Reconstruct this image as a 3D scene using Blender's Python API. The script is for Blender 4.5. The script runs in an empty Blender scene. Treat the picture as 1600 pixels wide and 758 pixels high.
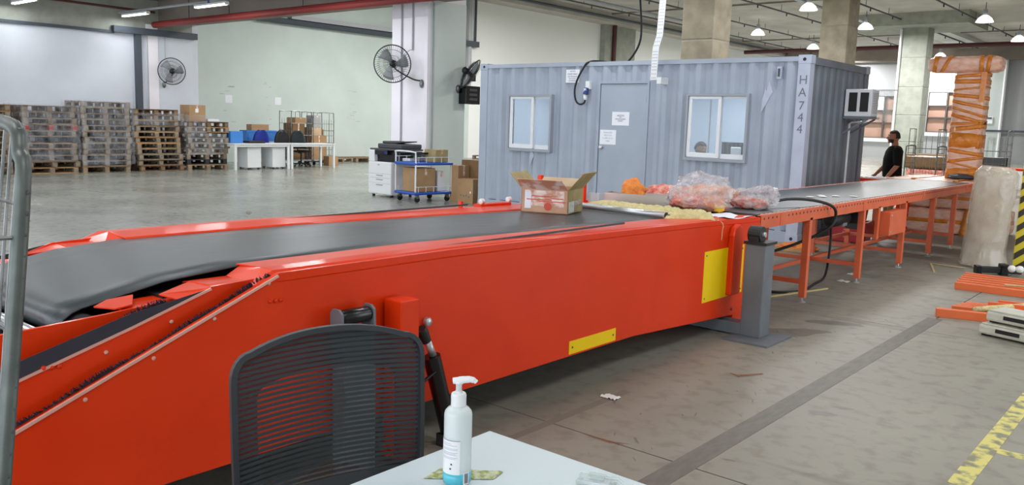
import bpy, bmesh, math, random
from mathutils import Vector, Matrix, noise
random.seed(7)
C = bpy.context.scene.collection
SC = bpy.context.scene
PI = math.pi

# ------------------------------------------------------------------ camera
CAM = Vector((10.5601, -11.5181, 1.5592))
YAW, PITCH, ROLL = 0.699704, 0.141260, 0.030834
def cam_axes():
    f0 = Vector((-math.sin(YAW), math.cos(YAW), 0)); r0 = Vector((math.cos(YAW), math.sin(YAW), 0)); u0 = Vector((0, 0, 1))
    f = f0 * math.cos(PITCH) - u0 * math.sin(PITCH); u = u0 * math.cos(PITCH) + f0 * math.sin(PITCH)
    return r0 * math.cos(ROLL) + u * math.sin(ROLL), u * math.cos(ROLL) - r0 * math.sin(ROLL), f
_r, _u, _f = cam_axes()
cam = bpy.data.cameras.new('camera'); cam.lens = 36 * 1321.1 / 1600; cam.sensor_width = 36; cam.clip_start = 0.05; cam.clip_end = 300
co = bpy.data.objects.new('camera', cam); C.objects.link(co)
m4 = Matrix((_r, _u, -_f)).transposed().to_4x4(); m4.translation = CAM
co.matrix_world = m4
SC.camera = co
# ------------------------------------------------------------------ world, light, exposure
SC.view_settings.view_transform = 'Standard'; SC.view_settings.look = 'None'
SC.view_settings.gamma = 1; SC.view_settings.use_curve_mapping = False
SC.view_settings.exposure = 0.0
w = bpy.data.worlds.new('daylight'); SC.world = w; w.use_nodes = True
w.node_tree.nodes['Background'].inputs[0].default_value = (0.86, 0.93, 1.0, 1)
w.node_tree.nodes['Background'].inputs[1].default_value = 3.4
def area(name, loc, sx, sy, power, col=(1, 1, 1), rot=(0, 0, 0)):
    l = bpy.data.lights.new(name, 'AREA'); l.shape = 'RECTANGLE'; l.size = sx; l.size_y = sy; l.energy = power; l.color = col
    o = bpy.data.objects.new(name, l); C.objects.link(o); o.location = loc; o.rotation_euler = rot
    return o
TUBE_W, BAY_W = 27, 430
TUBE_SPOTS = [(-11.45 + 3.65 * i, -0.75 - 2.65 * j) for i in range(7) for j in range(5)]
BAY_SPOTS = [(-2.6, 21.5), (-8.0, 28.9), (-8.3, 36.9), (-2.7, 28.5), (-8.8, 44.2), (2.2, 28.0), (2.0, 36.4), (-3.5, 44.6)]
BAY_UNSEEN = [(-9.0, 14.0), (-9.0, 7.0), (-3.5, 6.0), (-3.5, 14.0), (4.0, 7.0), (4.0, 14.0)]
for X, Y in TUBE_SPOTS:
    area('tube_light', (X, Y, 3.985), 1.3, 0.1, TUBE_W * (0.72 if X < -11 else 2.2 if (Y > -1 and -8 < X < -3) else 1.05), (0.95, 0.98, 1.0))
for X, Y in BAY_SPOTS:
    area('high_bay_light', (X, Y, 6.17), 0.42, 0.42, BAY_W, (1.0, 0.99, 0.97))
for X, Y in BAY_UNSEEN:
    area('high_bay_light', (X, Y, 6.17), 1.6, 1.6, BAY_W * (0.75 if X < -8 else 0.9), (1.0, 0.99, 0.97))

# ------------------------------------------------------------------ helpers
def lin(c):
    return tuple(((v / 255) / 12.92 if v / 255 <= 0.04045 else ((v / 255 + 0.055) / 1.055) ** 2.4) for v in c) + (1,)
MATS = {}
def mat(name, col, rough=0.6, metal=0.0, col2=None, scale=6.0, bump=0.0, bscale=40.0, alpha=1.0, emit=None, es=1.0, stretch=None, trans=0.0, coat=0.0, spec=0.5, rr=0.0, contrast=(0.35, 0.65)):
    m = bpy.data.materials.new(name); m.use_nodes = True; nt = m.node_tree; b = nt.nodes['Principled BSDF']
    b.inputs['Roughness'].default_value = rough; b.inputs['Metallic'].default_value = metal
    b.inputs['Alpha'].default_value = alpha; b.inputs['Transmission Weight'].default_value = trans
    b.inputs['Coat Weight'].default_value = coat; b.inputs['Specular IOR Level'].default_value = spec
    b.inputs['Base Color'].default_value = lin(col)
    if emit: b.inputs['Emission Color'].default_value = lin(emit); b.inputs['Emission Strength'].default_value = es
    if col2 or bump or rr:
        tc = nt.nodes.new('ShaderNodeTexCoord'); mp = nt.nodes.new('ShaderNodeMapping'); nt.links.new(tc.outputs['Object'], mp.inputs[0])
        if stretch: mp.inputs['Scale'].default_value = stretch
        if col2 or rr:
            n = nt.nodes.new('ShaderNodeTexNoise'); n.inputs['Scale'].default_value = scale; n.inputs['Detail'].default_value = 5
            nt.links.new(mp.outputs[0], n.inputs['Vector'])
            r = nt.nodes.new('ShaderNodeValToRGB'); r.color_ramp.elements[0].position = contrast[0]; r.color_ramp.elements[1].position = contrast[1]
            if col2:
                r.color_ramp.elements[0].color = lin(col); r.color_ramp.elements[1].color = lin(col2)
                nt.links.new(n.outputs[0], r.inputs[0]); nt.links.new(r.outputs[0], b.inputs['Base Color'])
            if rr:
                mr = nt.nodes.new('ShaderNodeMapRange'); mr.inputs[3].default_value = rough - rr; mr.inputs[4].default_value = rough + rr
                nt.links.new(n.outputs[0], mr.inputs[0]); nt.links.new(mr.outputs[0], b.inputs['Roughness'])
        if bump:
            n2 = nt.nodes.new('ShaderNodeTexNoise'); n2.inputs['Scale'].default_value = bscale; n2.inputs['Detail'].default_value = 3
            nt.links.new(mp.outputs[0], n2.inputs['Vector'])
            bp = nt.nodes.new('ShaderNodeBump'); bp.inputs['Strength'].default_value = bump; bp.inputs['Distance'].default_value = 0.02
            nt.links.new(n2.outputs[0], bp.inputs['Height']); nt.links.new(bp.outputs[0], b.inputs['Normal'])
    MATS[name] = m
    return m
M = MATS
class MB:
    def __init__(s): s.v = []; s.f = []
    def add(s, vs, fs):
        n = len(s.v); s.v += [Vector(p) for p in vs]; s.f += [tuple(i + n for i in f) for f in fs]; return s
    def box(s, x0, x1, y0, y1, z0, z1):
        return s.add([(x0, y0, z0), (x1, y0, z0), (x1, y1, z0), (x0, y1, z0), (x0, y0, z1), (x1, y0, z1), (x1, y1, z1), (x0, y1, z1)],
                     [(3, 2, 1, 0), (4, 5, 6, 7), (0, 1, 5, 4), (1, 2, 6, 5), (2, 3, 7, 6), (3, 0, 4, 7)])
    def bar(s, p, q, wd, ht, up=(0, 0, 1)):
        p, q = Vector(p), Vector(q); d = (q - p).normalized(); u = Vector(up)
        if abs(d.dot(u)) > 0.98: u = Vector((0, 1, 0))
        a = d.cross(u).normalized() * wd / 2; b = a.cross(d).normalized() * ht / 2
        vs = []
        for c in (p, q): vs += [c - a - b, c + a - b, c + a + b, c - a + b]
        return s.add(vs, [(3, 2, 1, 0), (4, 5, 6, 7), (0, 1, 5, 4), (1, 2, 6, 5), (2, 3, 7, 6), (3, 0, 4, 7)])
    def tube(s, pts, r, n=8, closed=False, cap=True):
        pts = [Vector(p) for p in pts]; N = len(pts); rs = r if isinstance(r, (list, tuple)) else [r] * N
        prev = None; rings = []
        for i, p in enumerate(pts):
            if closed: d = pts[(i + 1) % N] - pts[i - 1]
            else: d = pts[min(i + 1, N - 1)] - pts[max(i - 1, 0)]
            d = d.normalized() if d.length > 1e-9 else Vector((0, 0, 1))
            if prev is None:
                a = d.cross(Vector((0, 0, 1)))
                if a.length < 1e-3: a = d.cross(Vector((0, 1, 0)))
            else: a = prev - d * prev.dot(d)
            a = a.normalized(); prev = a; b = d.cross(a)
            rings.append([p + (a * math.cos(2 * PI * k / n) + b * math.sin(2 * PI * k / n)) * rs[i] for k in range(n)])
        vs = [v for R in rings for v in R]; fs = []
        for i in range(N if closed else N - 1):
            j = (i + 1) % N
            for k in range(n): fs.append((i * n + k, i * n + (k + 1) % n, j * n + (k + 1) % n, j * n + k))
        if not closed and cap: fs += [tuple(range(n - 1, -1, -1)), tuple((N - 1) * n + k for k in range(n))]
        return s.add(vs, fs)
    def cyl(s, p, q, r, n=16, r2=None): return s.tube([p, q], [r, r if r2 is None else r2], n)
    def prism(s, poly, ax, a0, a1):
        # poly: 2D points in the two other axes (order x,y,z without ax)
        def P(t, u): return {'x': (u, t[0], t[1]), 'y': (t[0], u, t[1]), 'z': (t[0], t[1], u)}[ax]
        n = len(poly); vs = [P(t, a0) for t in poly] + [P(t, a1) for t in poly]
        fs = [tuple(range(n)), tuple(range(2 * n - 1, n - 1, -1))] + [(i, i + n, (i + 1) % n + n, (i + 1) % n) for i in range(n)]
        return s.add(vs, fs)
    def lathe(s, prof, c=(0, 0, 0), n=20, ax='z'):
        vs = []; fs = []
        for r, z in prof:
            for k in range(n):
                a = 2 * PI * k / n; x, y = r * math.cos(a), r * math.sin(a)
                p = {'z': (x, y, z), 'x': (z, x, y), 'y': (x, z, y)}[ax]
                vs.append(Vector(p) + Vector(c))
        for i in range(len(prof) - 1):
            for k in range(n): fs.append((i * n + k, i * n + (k + 1) % n, (i + 1) * n + (k + 1) % n, (i + 1) * n + k))
        fs += [tuple(range(n - 1, -1, -1)), tuple((len(prof) - 1) * n + k for k in range(n))]
        return s.add(vs, fs)
    def grid(s, fn, nu, nv):
        vs = [fn(i / nu, j / nv) for j in range(nv + 1) for i in range(nu + 1)]
        fs = [(j * (nu + 1) + i, j * (nu + 1) + i + 1, (j + 1) * (nu + 1) + i + 1, (j + 1) * (nu + 1) + i) for j in range(nv) for i in range(nu)]
        return s.add(vs, fs)
    def ball(s, c, rx, ry=None, rz=None, n=12, m=8, fn=None):
        ry = rx if ry is None else ry; rz = rx if rz is None else rz; vs = []; fs = []
        for j in range(m + 1):
            t = PI * j / m
            for k in range(n):
                a = 2 * PI * k / n; d = Vector((math.sin(t) * math.cos(a), math.sin(t) * math.sin(a), math.cos(t)))
                q = fn(d) if fn else 1
                vs.append(Vector(c) + Vector((d.x * rx, d.y * ry, d.z * rz)) * q)
        for j in range(m):
            for k in range(n): fs.append((j * n + k, (j + 1) * n + k, (j + 1) * n + (k + 1) % n, j * n + (k + 1) % n))
        return s.add(vs, fs)
    def xf(s, mtx):
        s.v = [mtx @ p for p in s.v]; return s
    def build(s, name, m, parent=None, smooth=False, bev=0.0, world=False, thick=0.0, sub=0, segs=2):
        off = Vector((0, 0, 0))
        if world and parent is not None:
            q = parent
            while q is not None: off += q.location; q = q.parent
        loc = Vector((0, 0, 0))
        if parent is None:
            xs = [p.x for p in s.v]; ys = [p.y for p in s.v]; zs = [p.z for p in s.v]
            off = Vector(((min(xs) + max(xs)) / 2, (min(ys) + max(ys)) / 2, min(zs))); loc = off
        elif world:   # give every part its own centre as origin
            xs = [p.x for p in s.v]; ys = [p.y for p in s.v]; zs = [p.z for p in s.v]
            c = Vector(((min(xs) + max(xs)) / 2, (min(ys) + max(ys)) / 2, (min(zs) + max(zs)) / 2)); loc = c - off; off = c
        me = bpy.data.meshes.new(name); me.from_pydata([p - off for p in s.v], [], s.f)
        bm = bmesh.new(); bm.from_mesh(me); bmesh.ops.remove_doubles(bm, verts=bm.verts, dist=1e-6); bmesh.ops.recalc_face_normals(bm, faces=bm.faces); bm.to_mesh(me); bm.free()
        if m is not None: me.materials.append(M[m] if isinstance(m, str) else m)
        if smooth:
            me.shade_smooth()
        o = bpy.data.objects.new(name, me); C.objects.link(o); o.location = loc
        if parent is not None: o.parent = parent
        if thick: t = o.modifiers.new('t', 'SOLIDIFY'); t.thickness = thick; t.offset = 0
        if bev: t = o.modifiers.new('b', 'BEVEL'); t.width = bev; t.segments = segs; t.limit_method = 'ANGLE'
        if sub: t = o.modifiers.new('s', 'SUBSURF'); t.levels = sub; t.render_levels = sub
        return o
def smooth_by_angle(o, deg=40):
    me = o.data; bm = bmesh.new(); bm.from_mesh(me)
    for f in bm.faces: f.smooth = True
    for e in bm.edges: e.smooth = len(e.link_faces) == 2 and e.calc_face_angle(0) < math.radians(deg)
    bm.to_mesh(me); bm.free(); return o
def tag(o, label=None, cat=None, group=None, kind=None):
    if label: o['label'] = label
    if cat: o['category'] = cat
    if group: o['group'] = group
    if kind: o['kind'] = kind
    return o
def thing(name, label, cat, loc=(0, 0, 0), rz=0.0, group=None):
    o = bpy.data.objects.new(name, None); C.objects.link(o); o.empty_display_size = .1
    o.location = loc; o.rotation_euler = (0, 0, rz); return tag(o, label, cat, group)
def struct(o): o['kind'] = 'structure'; return o
def hub(name):
    o = bpy.data.objects.new(name, None); C.objects.link(o); return struct(o)
def copy_tree(o, parent=None):
    c = o.copy(); C.objects.link(c)
    if parent is not None: c.parent = parent
    for ch in o.children: copy_tree(ch, c)
    return c
def spline(pts, n=6):
    pts = [Vector(p) for p in pts]; out = []
    for i in range(len(pts) - 1):
        p0 = pts[max(i - 1, 0)]; p1 = pts[i]; p2 = pts[i + 1]; p3 = pts[min(i + 2, len(pts) - 1)]
        for k in range(n):
            t = k / n
            out.append(0.5 * ((2 * p1) + (p2 - p0) * t + (2 * p0 - 5 * p1 + 4 * p2 - p3) * t * t + (3 * p1 - p0 - 3 * p2 + p3) * t ** 3))
    return out + [pts[-1]]
def text(name, s, size, m, parent, loc, rot, depth=0.001, align='CENTER'):
    cu = bpy.data.curves.new(name, 'FONT'); cu.body = s; cu.size = size; cu.extrude = depth; cu.align_x = align; cu.align_y = 'CENTER'; cu.resolution_u = 2
    tmp = bpy.data.objects.new(name + '_curve', cu); me = bpy.data.meshes.new_from_object(tmp); bpy.data.objects.remove(tmp)
    me.materials.clear(); me.materials.append(M[m])
    o = bpy.data.objects.new(name, me); C.objects.link(o); o.parent = parent; o.location = loc; o.rotation_euler = rot
    return o

# ------------------------------------------------------------------ materials
mat('red_paint', (230, 60, 14), 0.45, col2=(224, 56, 12), scale=3, spec=0.12, coat=0.32)
M_ = MATS['red_paint'].node_tree.nodes['Principled BSDF']; M_.inputs['Coat Roughness'].default_value = 0.12
mat('orange_paint', (222, 106, 64), 0.42, col2=(212, 96, 58), scale=4)
mat('orange_bright', (232, 112, 58), 0.45)
mat('belt', (52, 58, 61), 0.36, col2=(70, 77, 81), scale=5, bump=0.08, bscale=160, stretch=(3, 0.6, 1), rr=0.08)
mat('edge_pale', (226, 168, 152), 0.35)
mat('bristle', (52, 50, 62), 0.8)
mat('steel', (206, 208, 212), 0.3, 0.65)
mat('zinc', (150, 152, 152), 0.42, 0.9, col2=(112, 114, 112), scale=14)
mat('blade_grey', (150, 154, 158), 0.5)
mat('zinc_dark', (104, 110, 106), 0.45, 0.5, col2=(84, 90, 86), scale=14)
mat('black_rubber', (22, 22, 24), 0.55)
mat('black_gloss', (14, 14, 17), 0.25)
mat('dark_grey', (66, 68, 72), 0.5)
mat('grey_paint', (112, 118, 124), 0.5, col2=(100, 106, 112), scale=5)
mat('yellow_plate', (248, 208, 0), 0.5, spec=0.25)
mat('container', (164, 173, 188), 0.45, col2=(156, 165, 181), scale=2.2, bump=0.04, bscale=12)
mat('container_shaded_end', (118, 126, 136), 0.5, col2=(106, 113, 122), scale=2.5)  # darker copy of the container paint; the end's shade is in the colour
mat('container_roof', (120, 128, 140), 0.6)
mat('container_post', (184, 190, 208), 0.45, col2=(175, 182, 200), scale=5)
mat('inner_wall', (192, 206, 222), 0.6)
mat('alu_white', (226, 228, 232), 0.35)
mat('alu_grey', (150, 156, 166), 0.4)
mat('glass', (225, 235, 240), 0.04, alpha=0.12)
mat('paper', (236, 238, 246), 0.8)
mat('ink', (92, 96, 110), 0.8)
mat('faint_ink', (176, 180, 196), 0.8)
mat('stencil', (112, 112, 124), 0.7)
mat('white_plastic', (228, 230, 232), 0.4)
mat('blue_plug', (34, 56, 128), 0.4)
mat('white_wall', (214, 219, 228), 0.75, col2=(206, 212, 222), scale=1.2)
mat('green_wall', (206, 219, 214), 0.75, col2=(198, 211, 206), scale=1.0)
mat('pillar_white', (240, 236, 243), 0.6, col2=(234, 231, 238), scale=1.5)
mat('green_lit_side', (214, 224, 220), 0.7, col2=(206, 216, 212), scale=1.2)  # pillar's right side: its dimmer, greenish light is put into the colour
mat('concrete', (150, 148, 140), 0.85, col2=(132, 130, 122), scale=3, bump=0.12, bscale=20)
mat('concrete_column', (160, 152, 134), 0.85, col2=(136, 129, 113), scale=2.6, bump=0.12, bscale=16)
mat('concrete_pale', (166, 170, 160), 0.8, col2=(150, 154, 144), scale=3)
mat('ceiling_paint', (196, 192, 184), 0.8, col2=(180, 176, 169), scale=0.8)
mat('ceiling_low', (146, 136, 128), 0.85, col2=(128, 119, 112), scale=0.9)
mat('red_pipe', (128, 40, 36), 0.5)
mat('dark_red_pipe', (84, 40, 38), 0.5)
mat('pipe_grey', (168, 172, 176), 0.45)
mat('steel_dark', (66, 74, 84), 0.5)
mat('lamp_glow', (255, 255, 255), 0.5, emit=(255, 255, 250), es=7)
mat('lamp_bell', (250, 248, 236), 0.3, emit=(255, 252, 236), es=1.6)
mat('sky_pane', (250, 252, 255), 0.5, emit=(250, 252, 255), es=2.2)
mat('pink_pane', (188, 152, 136), 0.5, col2=(178, 142, 126), scale=0.7)
mat('window_bar', (84, 76, 72), 0.6)
mat('far_wall', (170, 172, 175), 0.8)
mat('far_pilaster', (184, 192, 190), 0.7)
mat('far_wall_pale', (218, 220, 216), 0.8)
mat('back_wall', (240, 242, 240), 0.8)
mat('wood_a', (176, 142, 102), 0.8, col2=(146, 112, 76), scale=7, stretch=(1, 1, 6))
mat('wood_b', (138, 112, 84), 0.8, col2=(110, 86, 62), scale=7)
mat('wood_c', (150, 136, 118), 0.8, col2=(122, 108, 92), scale=7)
mat('wood_d', (112, 84, 58), 0.8, col2=(88, 64, 44), scale=7)
mat('wood_red', (168, 46, 48), 0.7)
mat('wood_dark', (44, 42, 44), 0.7)
def film(name, tint, a, rough=0.12, bump=0.6, scale=14, var=0.2):
    m = bpy.data.materials.new(name); m.use_nodes = True; nt = m.node_tree; nt.nodes.clear()
    o = nt.nodes.new('ShaderNodeOutputMaterial'); mx = nt.nodes.new('ShaderNodeMixShader'); t = nt.nodes.new('ShaderNodeBsdfTransparent'); p = nt.nodes.new('ShaderNodeBsdfPrincipled')
    p.inputs['Base Color'].default_value = lin(tint); p.inputs['Roughness'].default_value = rough; p.inputs['Specular IOR Level'].default_value = 0.9
    tc = nt.nodes.new('ShaderNodeTexCoord'); n = nt.nodes.new('ShaderNodeTexNoise'); n.inputs['Scale'].default_value = scale; n.inputs['Detail'].default_value = 4
    bp = nt.nodes.new('ShaderNodeBump'); bp.inputs['Strength'].default_value = bump; bp.inputs['Distance'].default_value = 0.05
    r = nt.nodes.new('ShaderNodeMapRange'); r.inputs[1].default_value = 0.3; r.inputs[2].default_value = 0.7; r.inputs[3].default_value = max(0, a - var); r.inputs[4].default_value = min(1, a + var)
    nt.links.new(tc.outputs['Object'], n.inputs['Vector']); nt.links.new(n.outputs[0], bp.inputs['Height']); nt.links.new(bp.outputs[0], p.inputs['Normal'])
    nt.links.new(n.outputs[0], r.inputs[0]); nt.links.new(r.outputs[0], mx.inputs[0]); nt.links.new(t.outputs[0], mx.inputs[1]); nt.links.new(p.outputs[0], mx.inputs[2]); nt.links.new(mx.outputs[0], o.inputs[0])
    MATS[name] = m
film('stretch_film', (196, 200, 208), 0.13, 0.1, 0.5, 5, var=0.22)
film('bag_film', (232, 230, 234), 0.36, 0.1, 0.9, 17)
film('roll_film', (206, 196, 180), 0.42, 0.16, 0.35, 3)
mat('wrap_pink', (230, 168, 136), 0.22, col2=(246, 206, 188), scale=7, bump=0.5, bscale=26, rr=0.1, stretch=(1, 1, 2.5))
mat('wrap_tape', (214, 118, 28), 0.25, col2=(230, 146, 62), scale=10, bump=0.3, bscale=30)
mat('cardboard', (176, 142, 104), 0.8, col2=(166, 132, 94), scale=5)
mat('cardboard_dark', (130, 100, 66), 0.8, col2=(118, 90, 58), scale=5)
mat('cardboard_pale', (204, 178, 146), 0.75, col2=(194, 166, 134), scale=6)
mat('cardboard_pink', (208, 162, 132), 0.6, col2=(196, 148, 118), scale=7)
mat('cardboard_olive', (170, 154, 108), 0.8, col2=(150, 134, 90), scale=9)
mat('tape_gloss_streaks', (236, 214, 204), 0.15, col2=(206, 148, 120), scale=13, bump=0.4, bscale=25, contrast=(0.42, 0.58))  # white streaks of gloss are put into the tape's colour
mat('red_print', (206, 78, 62), 0.6)
mat('pale_label', (208, 214, 206), 0.5, col2=(188, 198, 192), scale=30)
mat('desk_white', (226, 230, 232), 0.4)
mat('desk_pale', (206, 219, 223), 0.4)
mat('blue_fabric', (36, 52, 148), 0.8)
mat('blue_bin', (58, 128, 206), 0.5)
mat('blue_deck', (34, 84, 178), 0.45)
mat('chair_mesh', (52, 60, 64), 0.75)
mat('chair_frame', (48, 52, 56), 0.5)
mat('chair_black', (26, 28, 30), 0.5)
film('chair_gauze', (44, 51, 55), 0.88, 0.7, 0.0, var=0.0)
film('chair_veil', (66, 52, 48), 0.5, 0.7, 0.0, var=0.0)
mat('bottle_body', (232, 240, 240), 0.25, trans=0.25)
mat('gel_blue', (96, 200, 216), 0.2, col2=(84, 188, 208), scale=12)
mat('label_white', (232, 232, 234), 0.5)
mat('green_leaflet', (206, 210, 176), 0.4, col2=(150, 160, 84), scale=60, bump=0.6, bscale=80, contrast=(0.42, 0.58))
mat('clear_plastic', (206, 220, 216), 0.08, alpha=0.35)
mat('foam_cream', (226, 212, 158), 0.9, col2=(206, 190, 132), scale=30, bump=0.8, bscale=60)
mat('net_orange', (236, 146, 60), 0.7, col2=(222, 120, 52), scale=26, bump=0.7, bscale=50)
mat('net_red', (216, 96, 84), 0.7, col2=(240, 182, 160), scale=22, bump=0.7, bscale=45)
mat('net_yellow', (240, 190, 50), 0.6)
mat('sheet_steel', (196, 188, 184), 0.35, 0.6)
mat('white_box', (206, 206, 190), 0.5, col2=(190, 190, 176), scale=8)
mat('stripe_yellow', (226, 206, 50), 0.5)
mat('stripe_black', (58, 50, 40), 0.5)
mat('crate_red', (176, 22, 34), 0.35)
mat('crate_pink', (214, 120, 120), 0.5)
mat('skin', (156, 106, 80), 0.55)
mat('hair', (24, 20, 18), 0.7)
mat('shirt_black', (14, 14, 16), 0.9, spec=0.2)
mat('khaki', (134, 122, 92), 0.85)
mat('shoe', (34, 32, 32), 0.6)
mat('eye_white', (232, 228, 222), 0.3)
mat('litter', (232, 232, 228), 0.8)
mat('straw', (190, 170, 120), 0.8)
mat('floor_stain', (84, 78, 72), 0.4, alpha=0.25)
mat('rust_stain', (140, 84, 54), 0.7, alpha=0.6)
mat('yellow_line', (222, 212, 120), 0.6, col2=(140, 138, 112), scale=11, contrast=(0.46, 0.58))
mat('joint_fill', (98, 94, 86), 0.55, col2=(112, 108, 98), scale=9, stretch=(3, .8, 1))
mat('joint_faint', (118, 114, 104), 0.5)
mat('joint_gap', (70, 68, 64), 0.8)
# polished concrete floor: grain, worn patches, scratches, changing gloss
def floor_mat(name, r0, r1, c0, c1):
    m = bpy.data.materials.new(name); m.use_nodes = True; nt = m.node_tree; b = nt.nodes['Principled BSDF']
    g = nt.nodes.new('ShaderNodeNewGeometry')
    def nz(scale, det=6, st=None):
        n = nt.nodes.new('ShaderNodeTexNoise'); n.inputs['Scale'].default_value = scale; n.inputs['Detail'].default_value = det
        if st:
            mp = nt.nodes.new('ShaderNodeMapping'); mp.inputs['Scale'].default_value = st; nt.links.new(g.outputs['Position'], mp.inputs[0]); nt.links.new(mp.outputs[0], n.inputs['Vector'])
        else: nt.links.new(g.outputs['Position'], n.inputs['Vector'])
        return n
    n1 = nz(0.55, 8); r = nt.nodes.new('ShaderNodeValToRGB'); e = r.color_ramp.elements
    e[0].position = 0.3; e[0].color = lin(c0); e[1].position = 0.7; e[1].color = lin(c1)
    nt.links.new(n1.outputs[0], r.inputs[0])
    n2 = nz(9, 8); r2 = nt.nodes.new('ShaderNodeValToRGB'); r2.color_ramp.elements[0].position = 0.34; r2.color_ramp.elements[0].color = (0.62, 0.6, 0.57, 1); r2.color_ramp.elements[1].position = 0.5; r2.color_ramp.elements[1].color = (1, 1, 1, 1)
    nt.links.new(n2.outputs[0], r2.inputs[0])
    n3 = nz(1.6, 6, (0.35, 2.2, 1)); r3 = nt.nodes.new('ShaderNodeValToRGB'); r3.color_ramp.elements[0].position = 0.28; r3.color_ramp.elements[0].color = (0.5, 0.47, 0.44, 1); r3.color_ramp.elements[1].position = 0.37; r3.color_ramp.elements[1].color = (1, 1, 1, 1)
    nt.links.new(n3.outputs[0], r3.inputs[0])
    mA = nt.nodes.new('ShaderNodeMix'); mA.data_type = 'RGBA'; mA.blend_type = 'MULTIPLY'; mA.inputs[0].default_value = 0.55
    nt.links.new(r.outputs[0], mA.inputs[6]); nt.links.new(r2.outputs[0], mA.inputs[7])
    mB = nt.nodes.new('ShaderNodeMix'); mB.data_type = 'RGBA'; mB.blend_type = 'MULTIPLY'; mB.inputs[0].default_value = 0.5
    nt.links.new(mA.outputs[2], mB.inputs[6]); nt.links.new(r3.outputs[0], mB.inputs[7]); nt.links.new(mB.outputs[2], b.inputs['Base Color'])
    n4 = nz(1.1, 5); mr = nt.nodes.new('ShaderNodeMapRange'); mr.inputs[3].default_value = r0; mr.inputs[4].default_value = r1
    nt.links.new(n4.outputs[0], mr.inputs[0]); nt.links.new(mr.outputs[0], b.inputs['Roughness'])
    bp = nt.nodes.new('ShaderNodeBump'); bp.inputs['Strength'].default_value = 0.05; bp.inputs['Distance'].default_value = 0.02
    n5 = nz(30, 3); nt.links.new(n5.outputs[0], bp.inputs['Height']); nt.links.new(bp.outputs[0], b.inputs['Normal'])
    MATS[name] = m
floor_mat('floor_glossy', 0.16, 0.32, (130, 132, 124), (158, 160, 152))
floor_mat('floor_worn', 0.46, 0.6, (130, 126, 113), (154, 150, 137))

# ================================================================== the building
fl = hub('floor')
MB().box(-14.6, 14, -17, 46.3, -0.2, -0.02).build('sub_base', 'joint_gap', fl)
xb = [-14.6, -8.9, -4.6, 0.3, 4.4, 8.78, 14]; yb = [-17, -8.1, -4.3, -0.1, 4.4, 9, 14, 19, 24, 29, 34, 40, 46.3]
for i in range(len(xb) - 1):
    for j in range(len(yb) - 1):
        MB().box(xb[i] + .005, xb[i + 1] - .005, yb[j] + .005, yb[j + 1] - .005, -0.1, 0).build('slab', 'floor_worn' if xb[i] > 4 else 'floor_glossy', fl, world=True)
def blob(mb, x, y, rx, ry, a, z, n=14, j=.35, rnd=random):
    vs = []
    for k in range(n):
        t = 2 * PI * k / n; r = 1 - j * rnd.random(); px, py = rx * r * math.cos(t), ry * r * math.sin(t)
        vs.append((x + px * math.cos(a) - py * math.sin(a), y + px * math.sin(a) + py * math.cos(a), z))
    mb.add(vs, [tuple(range(n))])
MB().box(8.715, 8.835, -13, -3.72, -.01, .0015).build('joint_filler', 'joint_fill', fl, world=True)
MB().box(7.955, 8.005, -8.55, -7.35, -.01, .0012).build('joint_filler', 'joint_faint', fl, world=True)
MB().box(9.74, 9.83, -7.42, -5.6, -.01, .0015).build('yellow_line', 'yellow_line', fl, world=True)
MB().box(9.83, 10.6, -6.86, -6.78, -.01, .0014).build('yellow_line', 'yellow_line', fl, world=True)
rs = random.Random(3)
mb = MB()
for x, y, rx, ry, a in [(8.98, -6.9, .09, .05, .4), (9.03, -6.72, .07, .03, .2), (8.05, -5.2, .5, .16, .9), (8.2, -4.6, .3, .1, .5), (7.5, -5.35, .35, .12, .9), (8.45, -8.0, .05, .012, -.8), (8.9, -7.9, .04, .015, .2)]:
    blob(mb, x, y, rx, ry, a, .002, rnd=rs)
for k in range(60):
    blob(mb, rs.uniform(8.0, 8.7), rs.uniform(-9.3, -4), rs.uniform(.01, .05), rs.uniform(.003, .008), rs.uniform(1.9, 2.6), .0018, n=7, rnd=rs)
for k in range(40):
    blob(mb, rs.uniform(-9, 1), rs.uniform(-7, -.5), rs.uniform(.06, .3), rs.uniform(.02, .06), rs.uniform(1.2, 2.6), .0018, n=9, rnd=rs)
o = mb.build('floor_stain', 'floor_stain', fl, world=True); o['kind'] = 'stuff'
mb = MB(); mb.add([(8.2, -8.115, .0022), (8.38, -8.09, .0022), (8.46, -8.06, .0022), (8.37, -8.12, .0022)], [(0, 1, 2, 3)]); mb.add([(8.24, -6.55, .0022), (8.33, -6.6, .0022), (8.42, -6.42, .0022), (8.4, -6.4, .0022), (8.31, -6.55, .0022)], [(0, 1, 2, 3, 4)])
mb.build('rust_stain', 'rust_stain', fl, world=True)

# low bay on the left: white wall with a grey rail, column and return
wl = hub('wall_left')
MB().box(-12.8, -12.4, -17, 1.34, 0, 3.62).build('plaster_panel', 'white_wall', wl, world=True)
MB().box(-12.8, -12.4, -17, 1.34, 3.62, 4.6).build('concrete_band', 'concrete_pale', wl, world=True)
MB().box(-12.42, -12.33, -17, -.9, 3.57, 3.645).build('rail', 'steel_dark', wl, world=True)
MB().box(-12.42, -12.24, -.95, 1.42, 3.6, 3.77).build('rail', 'steel_dark', wl, world=True)
MB().box(-12.42, -12.28, -.36, -.2, 0, 3.62).build('post', 'steel_dark', wl, world=True)
MB().box(-12.41, -12.36, -.02, .3, 0, 3.9).build('plaster_strip', 'pillar_white', wl, world=True)
MB().tube([(-12.37, .0, .2), (-12.37, .0, 3.6)], .02, 6).build('conduit', 'pipe_grey', wl, world=True)
struct(MB().box(-14.6, -12.4, 1.34, 1.5, 0, 7).build('wall_return', 'white_wall'))
wb = hub('wall_back_left')
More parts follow.
